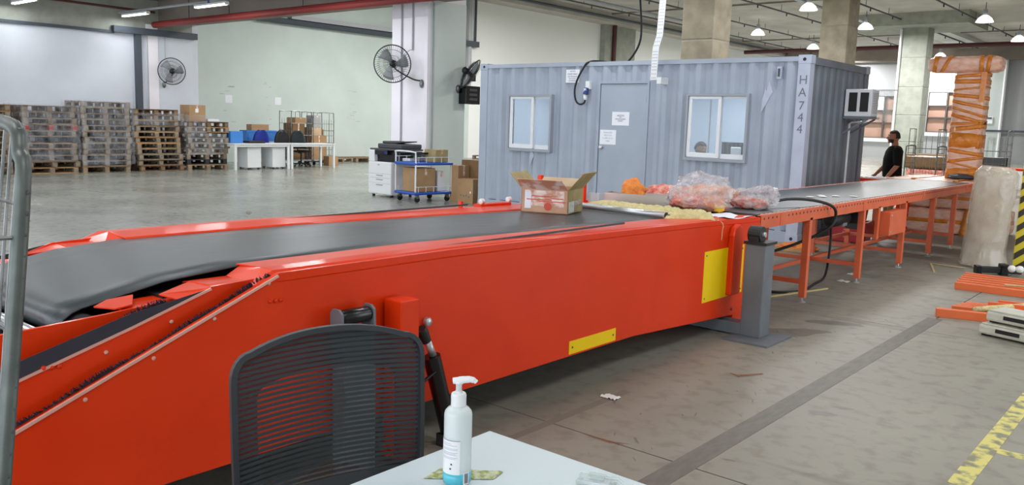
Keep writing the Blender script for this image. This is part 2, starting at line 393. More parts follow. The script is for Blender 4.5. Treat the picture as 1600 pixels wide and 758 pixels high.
MB().box(-14.7, -14.3, 1.4, 14.9, 0, 7).build('plaster_panel', 'green_wall', wb, world=True)
MB().box(-14.7, -14.3, 14.9, 46.3, 0, 7).build('plaster_panel', 'back_wall', wb, world=True)
MB().box(-14.32, -14.0, 24.4, 27.2, 0, 7).build('pilaster', 'concrete_pale', wb, world=True)
MB().tube([(-13.9, 25.1, 0), (-13.9, 25.1, 7)], .11, 8).build('drain_pipe', 'dark_red_pipe', wb, world=True)
MB().box(-14.32, -13.4, 1.5, 46, 6.55, 7).build('edge_beam', 'ceiling_paint', wb, world=True)
MB().tube([(-13.3, 1.6, 6.75), (-13.3, 46, 6.75)], .06, 8).build('pipe', 'steel_dark', wb, world=True)
MB().tube([(-14.15, 4.6, 4.68), (-14.15, 10.9, 4.68)], .1, 10).build('pipe', 'steel_dark', wb, world=True)
MB().box(-14.3, -14.08, 5.9, 10.9, 4.78, 4.92).build('cable_trunking', 'pipe_grey', wb, world=True)
for y, m in ((14.7, 'pipe_grey'), (15.1, 'steel_dark')):
    MB().tube([(-14.2, y, 3.0 if m == 'pipe_grey' else 4.8), (-14.2, y, 7)], .13 if m == 'pipe_grey' else .05, 8).build('conduit', m, wb, world=True)
MB().box(-14.3, -14.05, 14.0, 15.2, 4.62, 4.85).build('cable_trunking', 'steel_dark', wb, world=True)
mb = MB(); rw = random.Random(8)
for k in range(26):
    y = rw.choice([3.4, 5.1, 6.6, 8.7]) + rw.uniform(-.3, .3); z = rw.uniform(1.2, 2.6); mb.box(-14.3, -14.297, y, y + rw.uniform(.04, .25), z, z + rw.uniform(.01, .03))
o = mb.build('scuff_mark', 'faint_ink', wb, world=True); o['kind'] = 'stuff'
for k in range(2): MB().box(-14.3, -14.296, [3.5, 5.35][k], [3.75, 5.6][k], 1.9, 2.15).build('notice_sheet', 'paper', wb, world=True)
# far wall with windows
wf = hub('wall_far')
W1, W2 = (-8.2, -6.1, 1.28, 3.95), (-4.3, -2.7, 1.75, 4.2)
mb = MB()
for x0, x1, z0, z1 in [(-14.6, W1[0], 0, 7), (W1[0], W1[1], 0, W1[2]), (W1[0], W1[1], W1[3], 7), (W1[1], W2[0], 0, 7), (W2[0], W2[1], 0, W2[2]), (W2[0], W2[1], W2[3], 7), (W2[1], 14, 0, 7)]:
    mb.box(x0, x1, 46, 46.3, z0, z1)
mb.build('plaster_panel', 'far_wall', wf, world=True)
MB().box(-1.5, -.2, 45.7, 46, 0, 6.2).build('pilaster', 'far_pilaster', wf, world=True)
MB().tube([(-.1, 45.6, .3), (-.1, 45.6, 6.2)], .09, 8).build('down_pipe', 'alu_white', wf, world=True)
MB().box(-14.3, 14, 45.2, 46, 6.05, 7).build('edge_beam', 'ceiling_low', wf, world=True)
MB().box(-.9, 6, 45.5, 45.6, 1.86, 1.98).build('rail', 'steel_dark', wf, world=True)
MB().box(-1.05, -.55, 45.66, 45.7, 2.35, 2.75).build('notice_board', 'paper', wf, world=True)
MB().box(-1.0, -.6, 45.64, 45.66, 2.62, 2.72).build('notice_strip', 'dark_grey', wf, world=True)
for n, (x0, x1, z0, z1) in ((1, W1), (2, W2)):
    h = hub('window_%d' % n); xm = x0 + (x1 - x0) * (.62 if n == 1 else .68); zs = [z0, z0 + (z1 - z0) * .36, z0 + (z1 - z0) * .66, z1]
    f = MB()
    for x in (x0, xm, x1): f.box(x - .05, x + .05, 46.02, 46.14, z0, z1)
    for z in zs: f.box(x0, x1, 46.03, 46.13, z - .045, z + .045)
    f.build('window_frame', 'window_bar', h, world=True)
    for a, b in ((x0, xm), (xm, x1)):
        for k in range(3):
            MB().box(a, b, 46.15, 46.18, zs[k], zs[k + 1]).build('pane', 'sky_pane' if k == 2 and (a == x0) else 'pink_pane', h, world=True)
    MB().box(x0 - .2, x1 + .2, 45.9, 46.05, z0 - .25, z0 - .05).build('window_sill', 'alu_white', h, world=True)
wr_ = hub('wall_right')
for y0, y1, z0_, z1_ in ((-17, -4.5, 0, 7), (-4.5, 1.0, 3.9, 7), (1.0, 46.3, 0, 7)):      # unseen opening added in the right wall so daylight reaches right-facing sides
    MB().box(13.7, 14, y0, y1, z0_, z1_).build('wall_panel', 'far_wall_pale', wr_, world=True)
# ceilings
ce = hub('ceiling')
MB().box(-12.8, 14, -17, 1.5, 4.55, 4.75).build('low_slab', 'ceiling_low', ce, world=True)
MB().box(-14.6, 14, 1.5, 46.3, 7, 7.2).build('high_slab', 'ceiling_paint', ce, world=True)
MB().box(-12.6, 14, .35, 1.5, 4.02, 4.6).build('beam', 'ceiling_low', ce, world=True)
MB().box(-14.6, 14, 1.3, 1.5, 4.6, 7.1).build('bulkhead', 'ceiling_low', ce, world=True)
MB().box(-12.6, 14, -5.2, -4.7, 4.3, 4.6).build('beam', 'ceiling_low', ce, world=True)
for y in (-1.6, -7.5): MB().tube([(-12.3, y, 4.4), (13, y, 4.4)], .03, 6).build('sprinkler_pipe', 'dark_red_pipe', ce, world=True)
MB().tube([(-12.1, -9, 4.28), (-12.1, 0.1, 4.2)], .035, 6).build('sprinkler_pipe', 'dark_red_pipe', ce, world=True)
MB().tube([(-9.0, -9, 4.35), (-9.0, 0.1, 4.3)], .035, 6).build('sprinkler_pipe', 'dark_red_pipe', ce, world=True)
MB().tube([(-12.35, .2, 3.9), (14, .2, 3.9)], .085, 10).build('fire_main', 'red_pipe', ce, world=True)
for x in (-10.5, -8.6, -5.6): MB().tube([(x, .2, 3.98), (x, .2, 4.55)], .012, 5).build('hanger', 'steel_dark', ce, world=True)
MB().tube([(-12.35, -.75, 4.11), (14, -.75, 4.11)], .03, 6).build('conduit', 'pipe_grey', ce, world=True)
MB().tube([(-12.35, -3.4, 4.11), (14, -3.4, 4.11)], .03, 6).build('conduit', 'pipe_grey', ce, world=True)
for x in (-11.5, -8.6, -5.2, -1.6, 1.2, 4.9): # sprinkler lines of the tall hall run along Y
    MB().tube([(x, 2, 6.72), (x, 45, 6.72)], .035, 6).build('sprinkler_pipe', 'dark_grey', ce, world=True)
    mb = MB()
    for y in range(4, 45, 3): mb.tube([(x, y, 6.75), (x, y, 7)], .012, 4); mb.cyl((x, y + .6, 6.72), (x, y + .6, 6.58), .03, 6)
    mb.build('sprinkler_heads', 'dark_grey', ce, world=True)['kind'] = 'stuff'
MB().tube([(-14, 40.2, 6.45), (14, 40.2, 6.45)], .13, 8).build('fire_main', 'dark_red_pipe', ce, world=True)
for x in (-10.2, -3.0): MB().tube([(x, 14, 6.6), (x, 30, 6.6)], .06, 6).build('conduit', 'alu_grey', ce, world=True)
for y in (14.5, 24, 38.5): MB().box(-14.3, 14, y, y + .06, 6.93, 7).build('slab_joint', 'ceiling_low', ce, world=True)
MB().box(-2.6, -1.1, 33, 45, 6.75, 7).build('patch', 'far_wall_pale', ce, world=True)
# columns
def column(x0, x1, y0, y1, z, ms, cap=None):
    h = hub('column'); zz = [0, 1.2, 2.45, 3.75, 5.1, z]; zz = [q for q in zz if q < z] + [z]
    for k in range(len(zz) - 1):
        MB().box(x0, x1, y0, y1, zz[k] + (.006 if k else 0), zz[k + 1]).build('pour_section', ms, h, world=True, bev=.03)
    MB().box(x0 + .012, x1 - .012, y0 + .012, y1 - .012, 0, z).build('core', 'concrete', h, world=True)
    if cap: MB().box(*cap).build('drop_panel', 'concrete_pale', h, world=True)
    return h
column(-.46, .42, 8, 8.95, 7, 'concrete_column', (-2.2, 2.2, 6.8, 10.2, 6.5, 7))
column(-.58, .34, 17.6, 18.6, 7, 'concrete_column', (-2.2, 2.2, 16.2, 20, 6.5, 7))
c4 = column(-1.86, -.7, 31, 32, 6.5, 'concrete_pale', (-4.2, 1.2, 29.8, 33.6, 6.45, 7))
MB().tube([(-1.85, 30.93, 0), (-1.85, 30.93, 6.4)], .06, 6).build('down_pipe', 'alu_white', c4, world=True)
ph = hub('pillar')
MB().box(-3.54, -2.43, 1.0, 2.14, 0, 4.6).build('shaft', 'pillar_white', ph, world=True, bev=.02)
MB().box(-2.5, -2.415, .985, 1.06, 0, 4.1).build('corner_guard', 'pillar_white', ph, world=True)
MB().box(-2.44, -2.42, 1.06, 2.14, 0, 4.02).build('side_face', 'green_lit_side', ph, world=True)
for x in (-3.2, -2.86): MB().tube([(x, .975, .75 if x < -3 else 3.0), (x, .975, 4.02)], .018, 6).build('conduit', 'pipe_grey', ph, world=True)
MB().tube([(-2.41, 1.15, .8), (-2.41, 1.15, 3.95), (-2.41, 1.1, 4.0), (-2.6, .97, 4.02), (-3.5, .97, 4.02)], .018, 6).build('conduit', 'pipe_grey', ph, world=True)
MB().box(-3.26, -3.12, .95, 1.0, .78, .95).build('socket', 'white_plastic', ph, world=True)
MB().box(-2.43, -2.39, 1.06, 1.22, .72, .9).build('socket', 'white_plastic', ph, world=True)
mb = MB()
for k in range(5): mb.prism([(-2.55 + k * .05, .72), (-2.525 + k * .05, .72), (-2.485 + k * .05, .86), (-2.51 + k * .05, .86)], 'y', .96, .99)
mb.build('hazard_tape', 'stripe_black', ph, world=True)
MB().box(-2.56, -2.28, .985, .999, .71, .87).build('hazard_tape', 'stripe_yellow', ph, world=True)

# ================================================================== telescopic conveyor (near, red)
X1, X0 = 7.72, 6.12
def ztop(Y):
    P = [(-20, .937), (-8.6, .937), (-7.57, .919), (-6.0, .891), (-5.05, .863), (9, .863)]
    for (a, za), (b, zb) in zip(P, P[1:]):
        if a <= Y <= b: return za + (zb - za) * (Y - a) / (b - a)
tc = thing('telescopic_conveyor', 'long red telescopic belt conveyor with yellow plates in front of the grey container', 'conveyor', (6.92, -7.6, 0))
side = [(-9.578, .936), (-8.6, .937), (-7.57, .919), (-6.0, .891), (-5.05, .863), (-5.05, .11), (-5.26, .113), (-6.29, .17), (-6.9, .205), (-8.44, .207), (-11.36, .21)]
def rim(poly): return poly
MB().prism(side, 'x', X1 - .02, X1).build('side_panel', 'red_paint', tc, world=True)
MB().prism(side, 'x', X0, X0 + .02).build('side_panel', 'red_paint', tc, world=True)
MB().box(X0 + .02, X1 - .02, -11.3, -6.9, .205, .22).build('bottom_panel', 'dark_grey', tc, world=True)
MB().box(X0 + .02, X1 - .02, -5.07, -5.05, .12, .82).build('end_panel', 'red_paint', tc, world=True)
def sweepY(prof_fn, ys):   # prof_fn(Y) -> list of (x,z): lofted sheet
    m = MB(); n = None; vs = []
    for Y in ys: p = prof_fn(Y); n = len(p); vs += [(x, Y, z) for x, z in p]
    fs = [(j * n + i, j * n + i + 1, (j + 1) * n + i + 1, (j + 1) * n + i) for j in range(len(ys) - 1) for i in range(n - 1)]
    return m.add(vs, fs)
ys = [-9.58, -8.6, -7.57, -6.0, -5.05]
for sx, a in ((1, X1), (-1, X0)):
    def pf(Y): z = ztop(Y); return [(a - sx * .31, z - .012), (a - sx * .30, z - .004), (a - sx * .12, z + .004), (a - sx * .045, z + .002), (a + sx * .002, z - .035)]
    sweepY(pf, ys).build('top_flange', 'red_paint', tc, world=True, thick=.006)
    m = MB().add([(a - sx * .30, -9.55, .932), (a - sx * .25, -9.66, .898), (a - sx * .01, -9.685, .893), (a + sx * .002, -9.58, .904), (a - sx * .045, -9.58, .939), (a - sx * .12, -9.58, .941)], [(0, 1, 5), (1, 2, 5), (2, 4, 5), (2, 3, 4)])
    m.build('entry_wedge', 'red_paint', tc, world=True, thick=.006)
    MB().box(a - sx * .105 - .004, a - sx * .105 + .004, -8.9, -6.9, .93, .9425).build('slot', 'dark_grey', tc, world=True)
    # cut edge lip and brush of the main housing
    c0, c1 = (-9.585, .93), (-10.56, .537); c2 = (-11.36, .215)
    MB().bar((a + sx * .003, c0[0], c0[1] - .004), (a + sx * .003, c1[0], c1[1]), .010, .010, (1, 0, 0)).build('cut_edge', 'edge_pale', tc, world=True)
    MB().bar((a + sx * .003, c1[0], c1[1]), (a + sx * .003, c2[0], c2[1]), .010, .010, (1, 0, 0)).build('cut_edge', 'edge_pale', tc, world=True)
    def brush(p, q, x, name, rnd, L=.028):
        mb = MB(); d = Vector((0, q[0] - p[0], q[1] - p[1])); ln = d.length; d.normalize(); n = Vector((0, d.z, -d.y)); n = n if n.z > 0 else -n
        k = 0.0
        while k < ln:
            c = Vector((x, p[0], p[1])) + d * k; h = L * (.45 + .75 * noise.noise(Vector((k * 5, x, 3))) + .5 * rnd.random()); t = d * rnd.uniform(-.012, .012); h = max(h, .004)
            mb.add([c - d * .0022, c + d * .0022, c + n * h + t + d * .001, c + n * h + t - d * .001, c - d * .0022 + Vector((.008, 0, 0))], [(0, 1, 2, 3), (4, 1, 2)])
            k += .0024
        if sx < 0: return
        o = mb.build(name, 'bristle', tc, world=True); o['kind'] = 'stuff'
    brush((-9.6, .922), (-10.56, .54), a - sx * .028, 'brush_strip', random.Random(5), .02)
    # second, inner section
    b = a - sx * .07
    s2 = [(-9.2, .93), (-9.835, .905), (-9.95, .866), (-10.15, .80), (-10.52, .70), (-11.4, .42), (-11.4, .2), (-9.2, .2)]
    MB().prism(s2, 'x', b - .008, b + .008).build('section_panel', 'red_paint', tc, world=True)
    def pf2(Y): return [(b - sx * .24, .885), (b - sx * .2, .893), (b - sx * .06, .9), (b - sx * .0, .897), (b + sx * .004, .88)]
    sweepY(pf2, [-9.82, -9.3]).build('section_flange', 'red_paint', tc, world=True, thick=.005)
    MB().add([(b - sx * .2, -9.80, .894), (b - sx * .11, -9.985, .876), (b - sx * .0, -9.955, .866), (b + sx * .004, -9.85, .886), (b - sx * .0, -9.82, .898)], [(0, 1, 4), (1, 2, 3), (1, 3, 4)]).build('entry_wedge', 'red_paint', tc, world=True, thick=.005)
    MB().bar((b + sx * .01, -9.84, .898), (b + sx * .01, -10.15, .797), .009, .009, (1, 0, 0)).build('cut_edge', 'edge_pale', tc, world=True)
    MB().bar((b + sx * .01, -10.15, .797), (b + sx * .01, -11.4, .42), .009, .009, (1, 0, 0)).build('cut_edge', 'edge_pale', tc, world=True)
    brush((-10.0, .862), (-10.9, .59), b - sx * .03, 'brush_strip', random.Random(6), .022)
    # innermost section
    c = b - sx * .07
    s3 = [(-9.4, .88), (-10.0, .858), (-10.2, .842), (-10.45, .83), (-11.4, .79), (-11.4, .3), (-9.4, .3)]
    MB().prism(s3, 'x', c - .008, c + .008).build('nose_panel', 'red_paint', tc, world=True)
    def pf3(Y): z = .866 if Y > -10.1 else .84; return [(c - sx * .2, z - .02), (c - sx * .16, z), (c - sx * .01, z), (c + sx * .006, z - .015)]
    sweepY(pf3, [-10.13, -9.5]).build('nose_flange', 'red_paint', tc, world=True, thick=.005)
    MB().add([(c - sx * .13, -10.04, .868), (c - sx * .012, -10.1, .858), (c - sx * .015, -10.16, .851), (c - sx * .1, -10.2, .85), (c - sx * .15, -10.13, .858)], [(0, 1, 2, 3, 4)]).build('nose_tab', 'red_paint', tc, world=True, thick=.005)
    MB().prism([(-9.86, .896), (-10.0, .872), (-10.15, .848), (-10.5, .752), (-11.4, .485), (-11.4, .42), (-10.15, .797), (-9.86, .89)], 'x', b + sx * .008 - .001, b + sx * .008 + .001).build('gap_brush', 'bristle', tc, world=True)
bolts = [(-9.626, .9), (-9.863, .795), (-10.102, .69), (-10.342, .594)]
for y, z in bolts: MB().lathe([(.008, 0), (.008, .002), (.004, .005)], (X1, y, z), 10, 'x').build('bolt', 'edge_pale', tc, world=True, smooth=True)
for y, z in [(-9.621, .827), (-9.597, .8265), (-9.573, .826)]: MB().lathe([(.009, 0), (.009, .004), (.005, .008)], (X1, y, z), 8, 'x').build('bolt', 'red_paint', tc, world=True, smooth=True)
for y, z in [(-10.0, .795), (-10.24, .725)]: MB().lathe([(.008, 0), (.008, .002), (.004, .005)], (X1 - .062, y, z), 10, 'x').build('bolt', 'edge_pale', tc, world=True, smooth=True)
for y, z in [(-10.395, .708), (-10.42, .7095), (-10.445, .711)]: MB().lathe([(.009, 0), (.009, .004), (.005, .008)], (X1 - .062, y, z), 8, 'x').build('bolt', 'red_paint', tc, world=True, smooth=True)
# belt over the sections and down to the head roller
def beltz(Y):
    if Y > -9.6: return ztop(Y) - .013
    if Y > -9.9: return .924 + (Y + 9.6) * .08
    if Y > -10.27: return .9 + (Y + 9.9) * .19
    return .83
yb_ = [-5.05, -6, -7, -7.57, -8.2, -8.6, -9.2, -9.6, -9.75, -9.9, -10.0, -10.12, -10.22]
top = [(Y, beltz(Y)) for Y in yb_] + [(-10.255, .826), (-10.285, .805), (-10.295, .775), (-10.28, .745), (-10.25, .72), (-10.2, .71)]
m = MB(); nx = 6; xs = [6.39 + (7.425 - 6.39) * i / nx for i in range(nx + 1)]
vs = [(x, Y, z) for Y, z in top for x in xs]; fs = [(j * 7 + i, j * 7 + i + 1, (j + 1) * 7 + i + 1, (j + 1) * 7 + i) for j in range(len(top) - 1) for i in range(nx)]
m.add(vs, fs).build('belt', 'belt', tc, world=True, smooth=True, thick=.006)
MB().lathe([(.02, 6.3), (.055, 6.38), (.055, 7.44), (.02, 7.5)], (0, -10.22, .765), 20, 'x').build('head_roller', 'black_rubber', tc, world=True, smooth=True)
for y, z in ((-10.34, .735), (-10.47, .70)):
    MB().lathe([(.012, 6.3), (.012, 6.36), (.03, 6.36), (.03, 7.46), (.012, 7.46), (.012, 7.55)], (0, y, z), 16, 'x').build('nose_roller', 'steel', tc, world=True, smooth=True)
MB().box(6.3, 7.5, -10.7, -10.36, .60, .64).build('nose_plate', 'steel', tc, world=True)
MB().box(6.3, 7.5, -10.4, -9.4, .5, .70).build('inner_box', 'black_rubber', tc, world=True)
MB().box(6.35, 7.5, -9.95, -9.3, .70, .86).build('inner_box', 'black_rubber', tc, world=True)
# yellow plates
for y0, y1, z0, z1 in ((-5.97, -5.315, .288, .668), (-7.597, -7.107, .217, .296)):
    p = MB().box(X1, X1 + .004, y0, y1, z0, z1).build('yellow_plate', 'yellow_plate', tc, world=True)
    for y in (y0 + .03, y1 - .03):
        for z in ((z0 + .03, z1 - .03) if z1 - z0 > .2 else ((z0 + z1) / 2,)):
            MB().lathe([(.007, 0), (.007, .002)], (X1 + .004, y, z), 8, 'x').build('screw', 'dark_grey', p, world=True)
MB().lathe([(.012, 0), (.012, .006)], (X1, -5.47, .17), 8, 'x').build('bolt', 'dark_grey', tc, world=True)
# orange lifting post, roller bracket, knob, hydraulic cylinder
MB().box(7.735, 7.85, -9.04, -8.93, .06, .762).build('lifting_post', 'red_paint', tc, world=True, bev=.006)
MB().box(7.73, 7.86, -9.05, -8.92, .03, .06).build('post_foot', 'red_paint', tc, world=True)
br = MB(); br.prism([(-9.345, 0), (-9.345, .7), (-9.33, .74), (-9.30, .755), (-9.27, .74), (-9.255, .70), (-9.255, 0)], 'x', 7.745, 7.757)
br2 = MB().box(7.745, 7.83, -9.335, -9.165, .02, .66)
b = br2.build('roller_post', 'grey_paint', tc, world=True, bev=.005)
for y in (-9.34, -9.168): MB().prism([(7.745, .64), (7.745, .745), (7.76, .762), (7.80, .762), (7.82, .745), (7.825, .64)], 'y', y - .006, y + .006).build('roller_cheek', 'grey_paint', b, world=True)
MB().lathe([(.03, -9.33), (.034, -9.32), (.034, -9.185), (.03, -9.175)], (7.787, 0, .722), 18, 'y').build('guide_roller', 'black_gloss', b, world=True, smooth=True)
MB().lathe([(.02, 0), (.022, .004), (.022, .02), (.018, .026)], (X1, -8.765, .607), 18, 'x').build('pin', 'steel', tc, world=True, smooth=True)
hy = MB().cyl((7.80, -8.80, .46), (7.82, -8.69, .06), .042, 18).build('hydraulic_cylinder', 'black_gloss', tc, world=True, smooth=True); smooth_by_angle(hy)
MB().cyl((7.795, -8.83, .545), (7.80, -8.79, .46), .018, 14).build('piston_rod', 'steel', hy, world=True, smooth=True)
MB().tube([(7.79, -8.865, .60), (7.79, -8.855, .585), (7.795, -8.83, .535)], [.026, .03, .024], 14).build('rod_end', 'black_rubber', hy, world=True)
MB().cyl((7.83, -8.88, .36), (7.83, -8.78, .40), .008, 8).build('hose_fitting', 'black_gloss', hy, world=True)
MB().cyl((7.85, -8.72, .15), (7.87, -8.60, .14), .012, 8).build('hose_fitting', 'steel', hy, world=True)
MB().box(7.78, 7.86, -8.74, -8.63, 0, .06).build('cylinder_mount', 'black_rubber', tc, world=True)
# rear support: post, base plate, cross beam, bearing
sp = MB().box(7.86, 8.02, -5.6, -5.43, .012, .715).build('support_post', 'grey_paint', tc, world=True, bev=.008)
MB().box(7.80, 8.16, -5.78, -5.33, 0, .014).build('base_plate', 'grey_paint', sp, world=True)
MB().box(6.0, 7.87, -5.58, -5.45, .012, .10).build('cross_beam', 'grey_paint', sp, world=True)
MB().box(5.82, 5.98, -5.6, -5.43, .012, .715).build('far_post', 'grey_paint', sp, world=True)
MB().box(7.85, 8.03, -5.61, -5.42, .715, .735).build('post_cap', 'black_rubber', sp, world=True)
MB().lathe([(.03, 0), (.062, .0), (.062, .1), (.03, .1)], (7.86, -5.52, .785), 18, 'x').build('bearing', 'black_rubber', sp, world=True, bev=.004)
MB().box(7.88, 7.95, -5.59, -5.45, .735, .77).build('bearing_foot', 'black_rubber', sp, world=True)
MB().lathe([(.02, 0), (.02, .02)], (7.96, -5.52, .785), 12, 'x').build('shaft_end', 'steel', sp, world=True)
MB().prism([(-5.6, .3), (-5.6, .76), (-5.58, .82), (-5.52, .845), (-5.46, .82), (-5.44, .76), (-5.44, .3)], 'x', X1, X1 + .05).build('pivot_arm', 'red_paint', tc, world=True, bev=.01)
MB().box(7.35, 7.7, -5.4, -5.2, .02, .13).build('lower_bracket', 'red_paint', tc, world=True)

# ================================================================== belt conveyor (beyond, orange frame)
bc = thing('belt_conveyor', 'orange framed belt conveyor on legs running past the container end', 'conveyor', (7.17, -1.4, 0))
fx0, fx1, fy0, fy1 = 6.62, 7.72, -5.03, 2.25
def channel(x, s):
    prof = [(x, .765), (x, .875), (x - s * .035, .875), (x - s * .035, .869), (x - s * .006, .869), (x - s * .006, .771), (x - s * .035, .771), (x - s * .035, .765)]
    return MB().prism(prof, 'y', fy0, fy1)
channel(fx1, 1).build('side_rail', 'orange_paint', bc, world=True); channel(fx0, -1).build('side_rail', 'orange_paint', bc, world=True)
for s, x in ((1, fx1), (-1, fx0)):
    mb = MB(); mw = MB(); y = fy0 + .06
    while y < fy1 - .03:
        mb.lathe([(.011, 0), (.011, .002)], (x if s > 0 else x - .002, y, .845), 6, 'x'); mw.box(x - .03, x + .001, y - .018, y + .018, .875, .882); y += .083
    o = mb.build('roller_axle_ends', 'dark_red_pipe', bc, world=True); o['kind'] = 'stuff'
    o = mw.build('belt_guide_tabs', 'edge_pale', bc, world=True); o['kind'] = 'stuff'
MB().box(fx0 + .045, fx1 - .045, fy0, fy1, .862, .884).build('belt', 'belt', bc, world=True, bev=.008)
MB().box(fx0 + .05, fx1 - .05, fy0 + .05, fy1 - .05, .80, .815).build('slider_bed', 'dark_grey', bc, world=True)
for y in (-4.6, -2.49, -.3, 1.9): MB().box(fx1 - .004, fx1 + .004, y - .05, y + .05, .768, .872).build('joint_plate', 'orange_paint', bc, world=True)
LY = [-3.94, -2.46, -.99, .28, 1.4]
for y in LY:
    for x in (fx1 - .03, fx0 + .03):
        l = MB().box(x - .03, x + .03, y - .03, y + .03, .045, .79).build('leg', 'orange_paint', bc, world=True, bev=.004)
        MB().lathe([(.035, 0), (.035, .006), (.014, .014), (.009, .014), (.009, .05)], (x, y, 0), 12).build('levelling_foot', 'steel', l, world=True)
    MB().box(fx0 + .05, fx1 - .05, y - .02, y + .02, .17, .21).build('cross_bar', 'orange_paint', bc, world=True)
    MB().box(fx0 + .05, fx1 - .05, y - .02, y + .02, .74, .78).build('cross_bar', 'orange_paint', bc, world=True)
for a, b in ((LY[0], LY[1]), (LY[1], LY[2]), (LY[2], LY[3]), (LY[3], LY[4])):
    MB().box(7.15, 7.19, a, b, .172, .208).build('tie_bar', 'orange_paint', bc, world=True)
MB().box(6.63, 6.67, LY[1], LY[3], .50, .54).build('tie_bar', 'orange_paint', bc, world=True)
for a, b in ((LY[0], LY[1]), (LY[2], LY[3])): MB().box(6.63, 6.67, a, b, .17, .21).build('tie_bar', 'orange_paint', bc, world=True)
cb = MB().box(7.70, 7.82, -1.92, -1.32, .46, .72).build('control_box', 'orange_paint', bc, world=True, bev=.006)
MB().box(7.69, 7.72, -2.02, -1.95, .42, .78).build('box_bracket', 'orange_paint', bc, world=True)
for z in (.5, .68): MB().lathe([(.014, 0), (.014, .004)], (7.82, -1.88, z), 10, 'x').build('box_screw', 'steel', cb, world=True)
mo = MB().lathe([(.05, -2.75), (.085, -2.7), (.085, -2.25), (.06, -2.2)], (7.45, 0, .66), 18, 'y').build('drive_motor', 'black_rubber', bc, world=True, smooth=True)
MB().box(7.4, 7.52, -2.5, -2.38, .58, .74).build('terminal_box', 'alu_grey', mo, world=True, bev=.006)
MB().box(6.9, 7.6, -2.3, -2.1, .6, .77).build('gearbox', 'black_rubber', bc, world=True, bev=.01)
MB().box(7.35, 7.5, -1.95, -1.75, .5, .75).build('gearbox', 'dark_grey', bc, world=True, bev=.01)

# ================================================================== container office
CL, CW, CH = 6.058, 2.438, 2.591
ct = thing('container_office', 'grey blue corrugated shipping container office with a door and two windows', 'container', (3.03, 1.2, 0))
MB().box(.02, CL - .02, .02, CW - .02, .10, .16).build('floor_deck', 'dark_grey', ct, world=True)
MB().box(.05, CL - .05, .05, CW - .05, CH - .06, CH - .03).build('roof_panel', 'container_roof', ct, world=True)
for x0, x1, y0, y1, nm in ((0, .17, 0, .15, 0), (CL - .17, CL, 0, .16, 1), (0, .16, CW - .15, CW, 0), (CL - .16, CL, CW - .15, CW, 2)):
    p = MB().box(x0, x1, y0, y1, .11, CH - .11).build('corner_post', 'container_post' if nm == 1 else ('container_shaded_end' if nm == 2 else 'container'), ct, world=True, bev=.006)
    for z in (0, CH - .118):
        cx, cy = (x0 + x1) / 2, (y0 + y1) / 2; ex = .004
        c = MB().box(min(x0, cx - .089) - (ex if x0 == 0 else 0), max(x1, cx + .089) + (ex if x0 else 0), y0 - (ex if y0 == 0 else 0), y1 + (ex if y0 else 0), z, z + .118).build('corner_casting', 'container_post' if nm == 1 else 'container', ct, world=True, bev=.006)
        yy = -.006 if y0 == 0 else CW + .002
        MB().lathe([(.024, 0), (.024, .003)], (cx, yy, z + .058), 12, 'y').build('casting_hole', 'black_rubber', c, world=True)
        xx = CL + .004 if x0 else -.008
        MB().lathe([(.022, 0), (.022, .003)], (xx, cy, z + .058), 12, 'x').build('casting_hole', 'black_rubber', c, world=True)
for y0, y1 in ((0.0, .06), (CW - .06, CW)):
    MB().box(.17, CL - .17, y0, y1, CH - .085, CH - .02).build('top_rail', 'container', ct, world=True)
    MB().box(.17, CL - .17, y0, y1, .0, .15).build('bottom_rail', 'container', ct, world=True)
for x0, x1 in ((0, .06), (CL - .06, CL)):
    MB().box(x0, x1, .15, CW - .15, CH - .12, CH - .02).build('top_rail', 'container_shaded_end', ct, world=True)
    MB().box(x0, x1, .15, CW - .15, .0, .15).build('bottom_rail', 'container_shaded_end', ct, world=True)
WIN = [(.74, 1.64, 1.11, 2.01), (4.26, 5.19, 1.12, 2.03)]
DOOR = (2.64, 3.52, .14, 2.22)
def corr(length, y_out, y_in, z0, z1, holes, fn, pitch=.278):
    br = []; x = 0.0
    while x < length:
        for dx, d in ((0, 0), (.07, 0), (.138, 1), (.21, 1)): br.append((x + dx, d))
        x += pitch
    br = [(a, d) for a, d in br if a < length] + [(length, 0)]
    def dep(u):
        for (a, da), (b, db) in zip(br, br[1:]):
            if a <= u <= b: return da + (db - da) * (u - a) / max(b - a, 1e-9)
        return 0
    xs = sorted(set([round(a, 5) for a, _ in br] + [round(h, 5) for H in holes for h in H[:2] if 0 < h < length]))
    m = MB()
    for a, b in zip(xs, xs[1:]):
        if b - a < 1e-6: continue
        da, db = dep(a), dep(b); segs = [(z0, z1)]; mid = (a + b) / 2
        for H in holes:
            if H[0] < mid < H[1]:
                ns = []
                for s0, s1 in segs:
                    if H[2] > s0: ns.append((s0, min(H[2], s1)))
                    if H[3] < s1: ns.append((max(H[3], s0), s1))
                segs = ns
        for s0, s1 in segs:
            m.add([fn(a, y_out + (y_in - y_out) * da, s0), fn(b, y_out + (y_in - y_out) * db, s0), fn(b, y_out + (y_in - y_out) * db, s1), fn(a, y_out + (y_in - y_out) * da, s1)], [(0, 1, 2, 3)])
    return m
sh = lambda H: (H[0] - .17, H[1] - .17, H[2], H[3])
corr(CL - .34, .012, .056, .14, CH - .08, [sh(W) for W in WIN] + [sh(DOOR)], lambda u, d, z: (u + .17, d, z)).build('front_panel', 'container', ct, world=True)
corr(CL - .34, .012, .048, .14, CH - .08, [], lambda u, d, z: (u + .17, CW - d, z)).build('back_panel', 'container', ct, world=True)
corr(CW - .3, .012, .038, .14, CH - .11, [], lambda u, d, z: (CL - d, u + .15, z), .25).build('end_panel', 'container_shaded_end', ct, world=True)
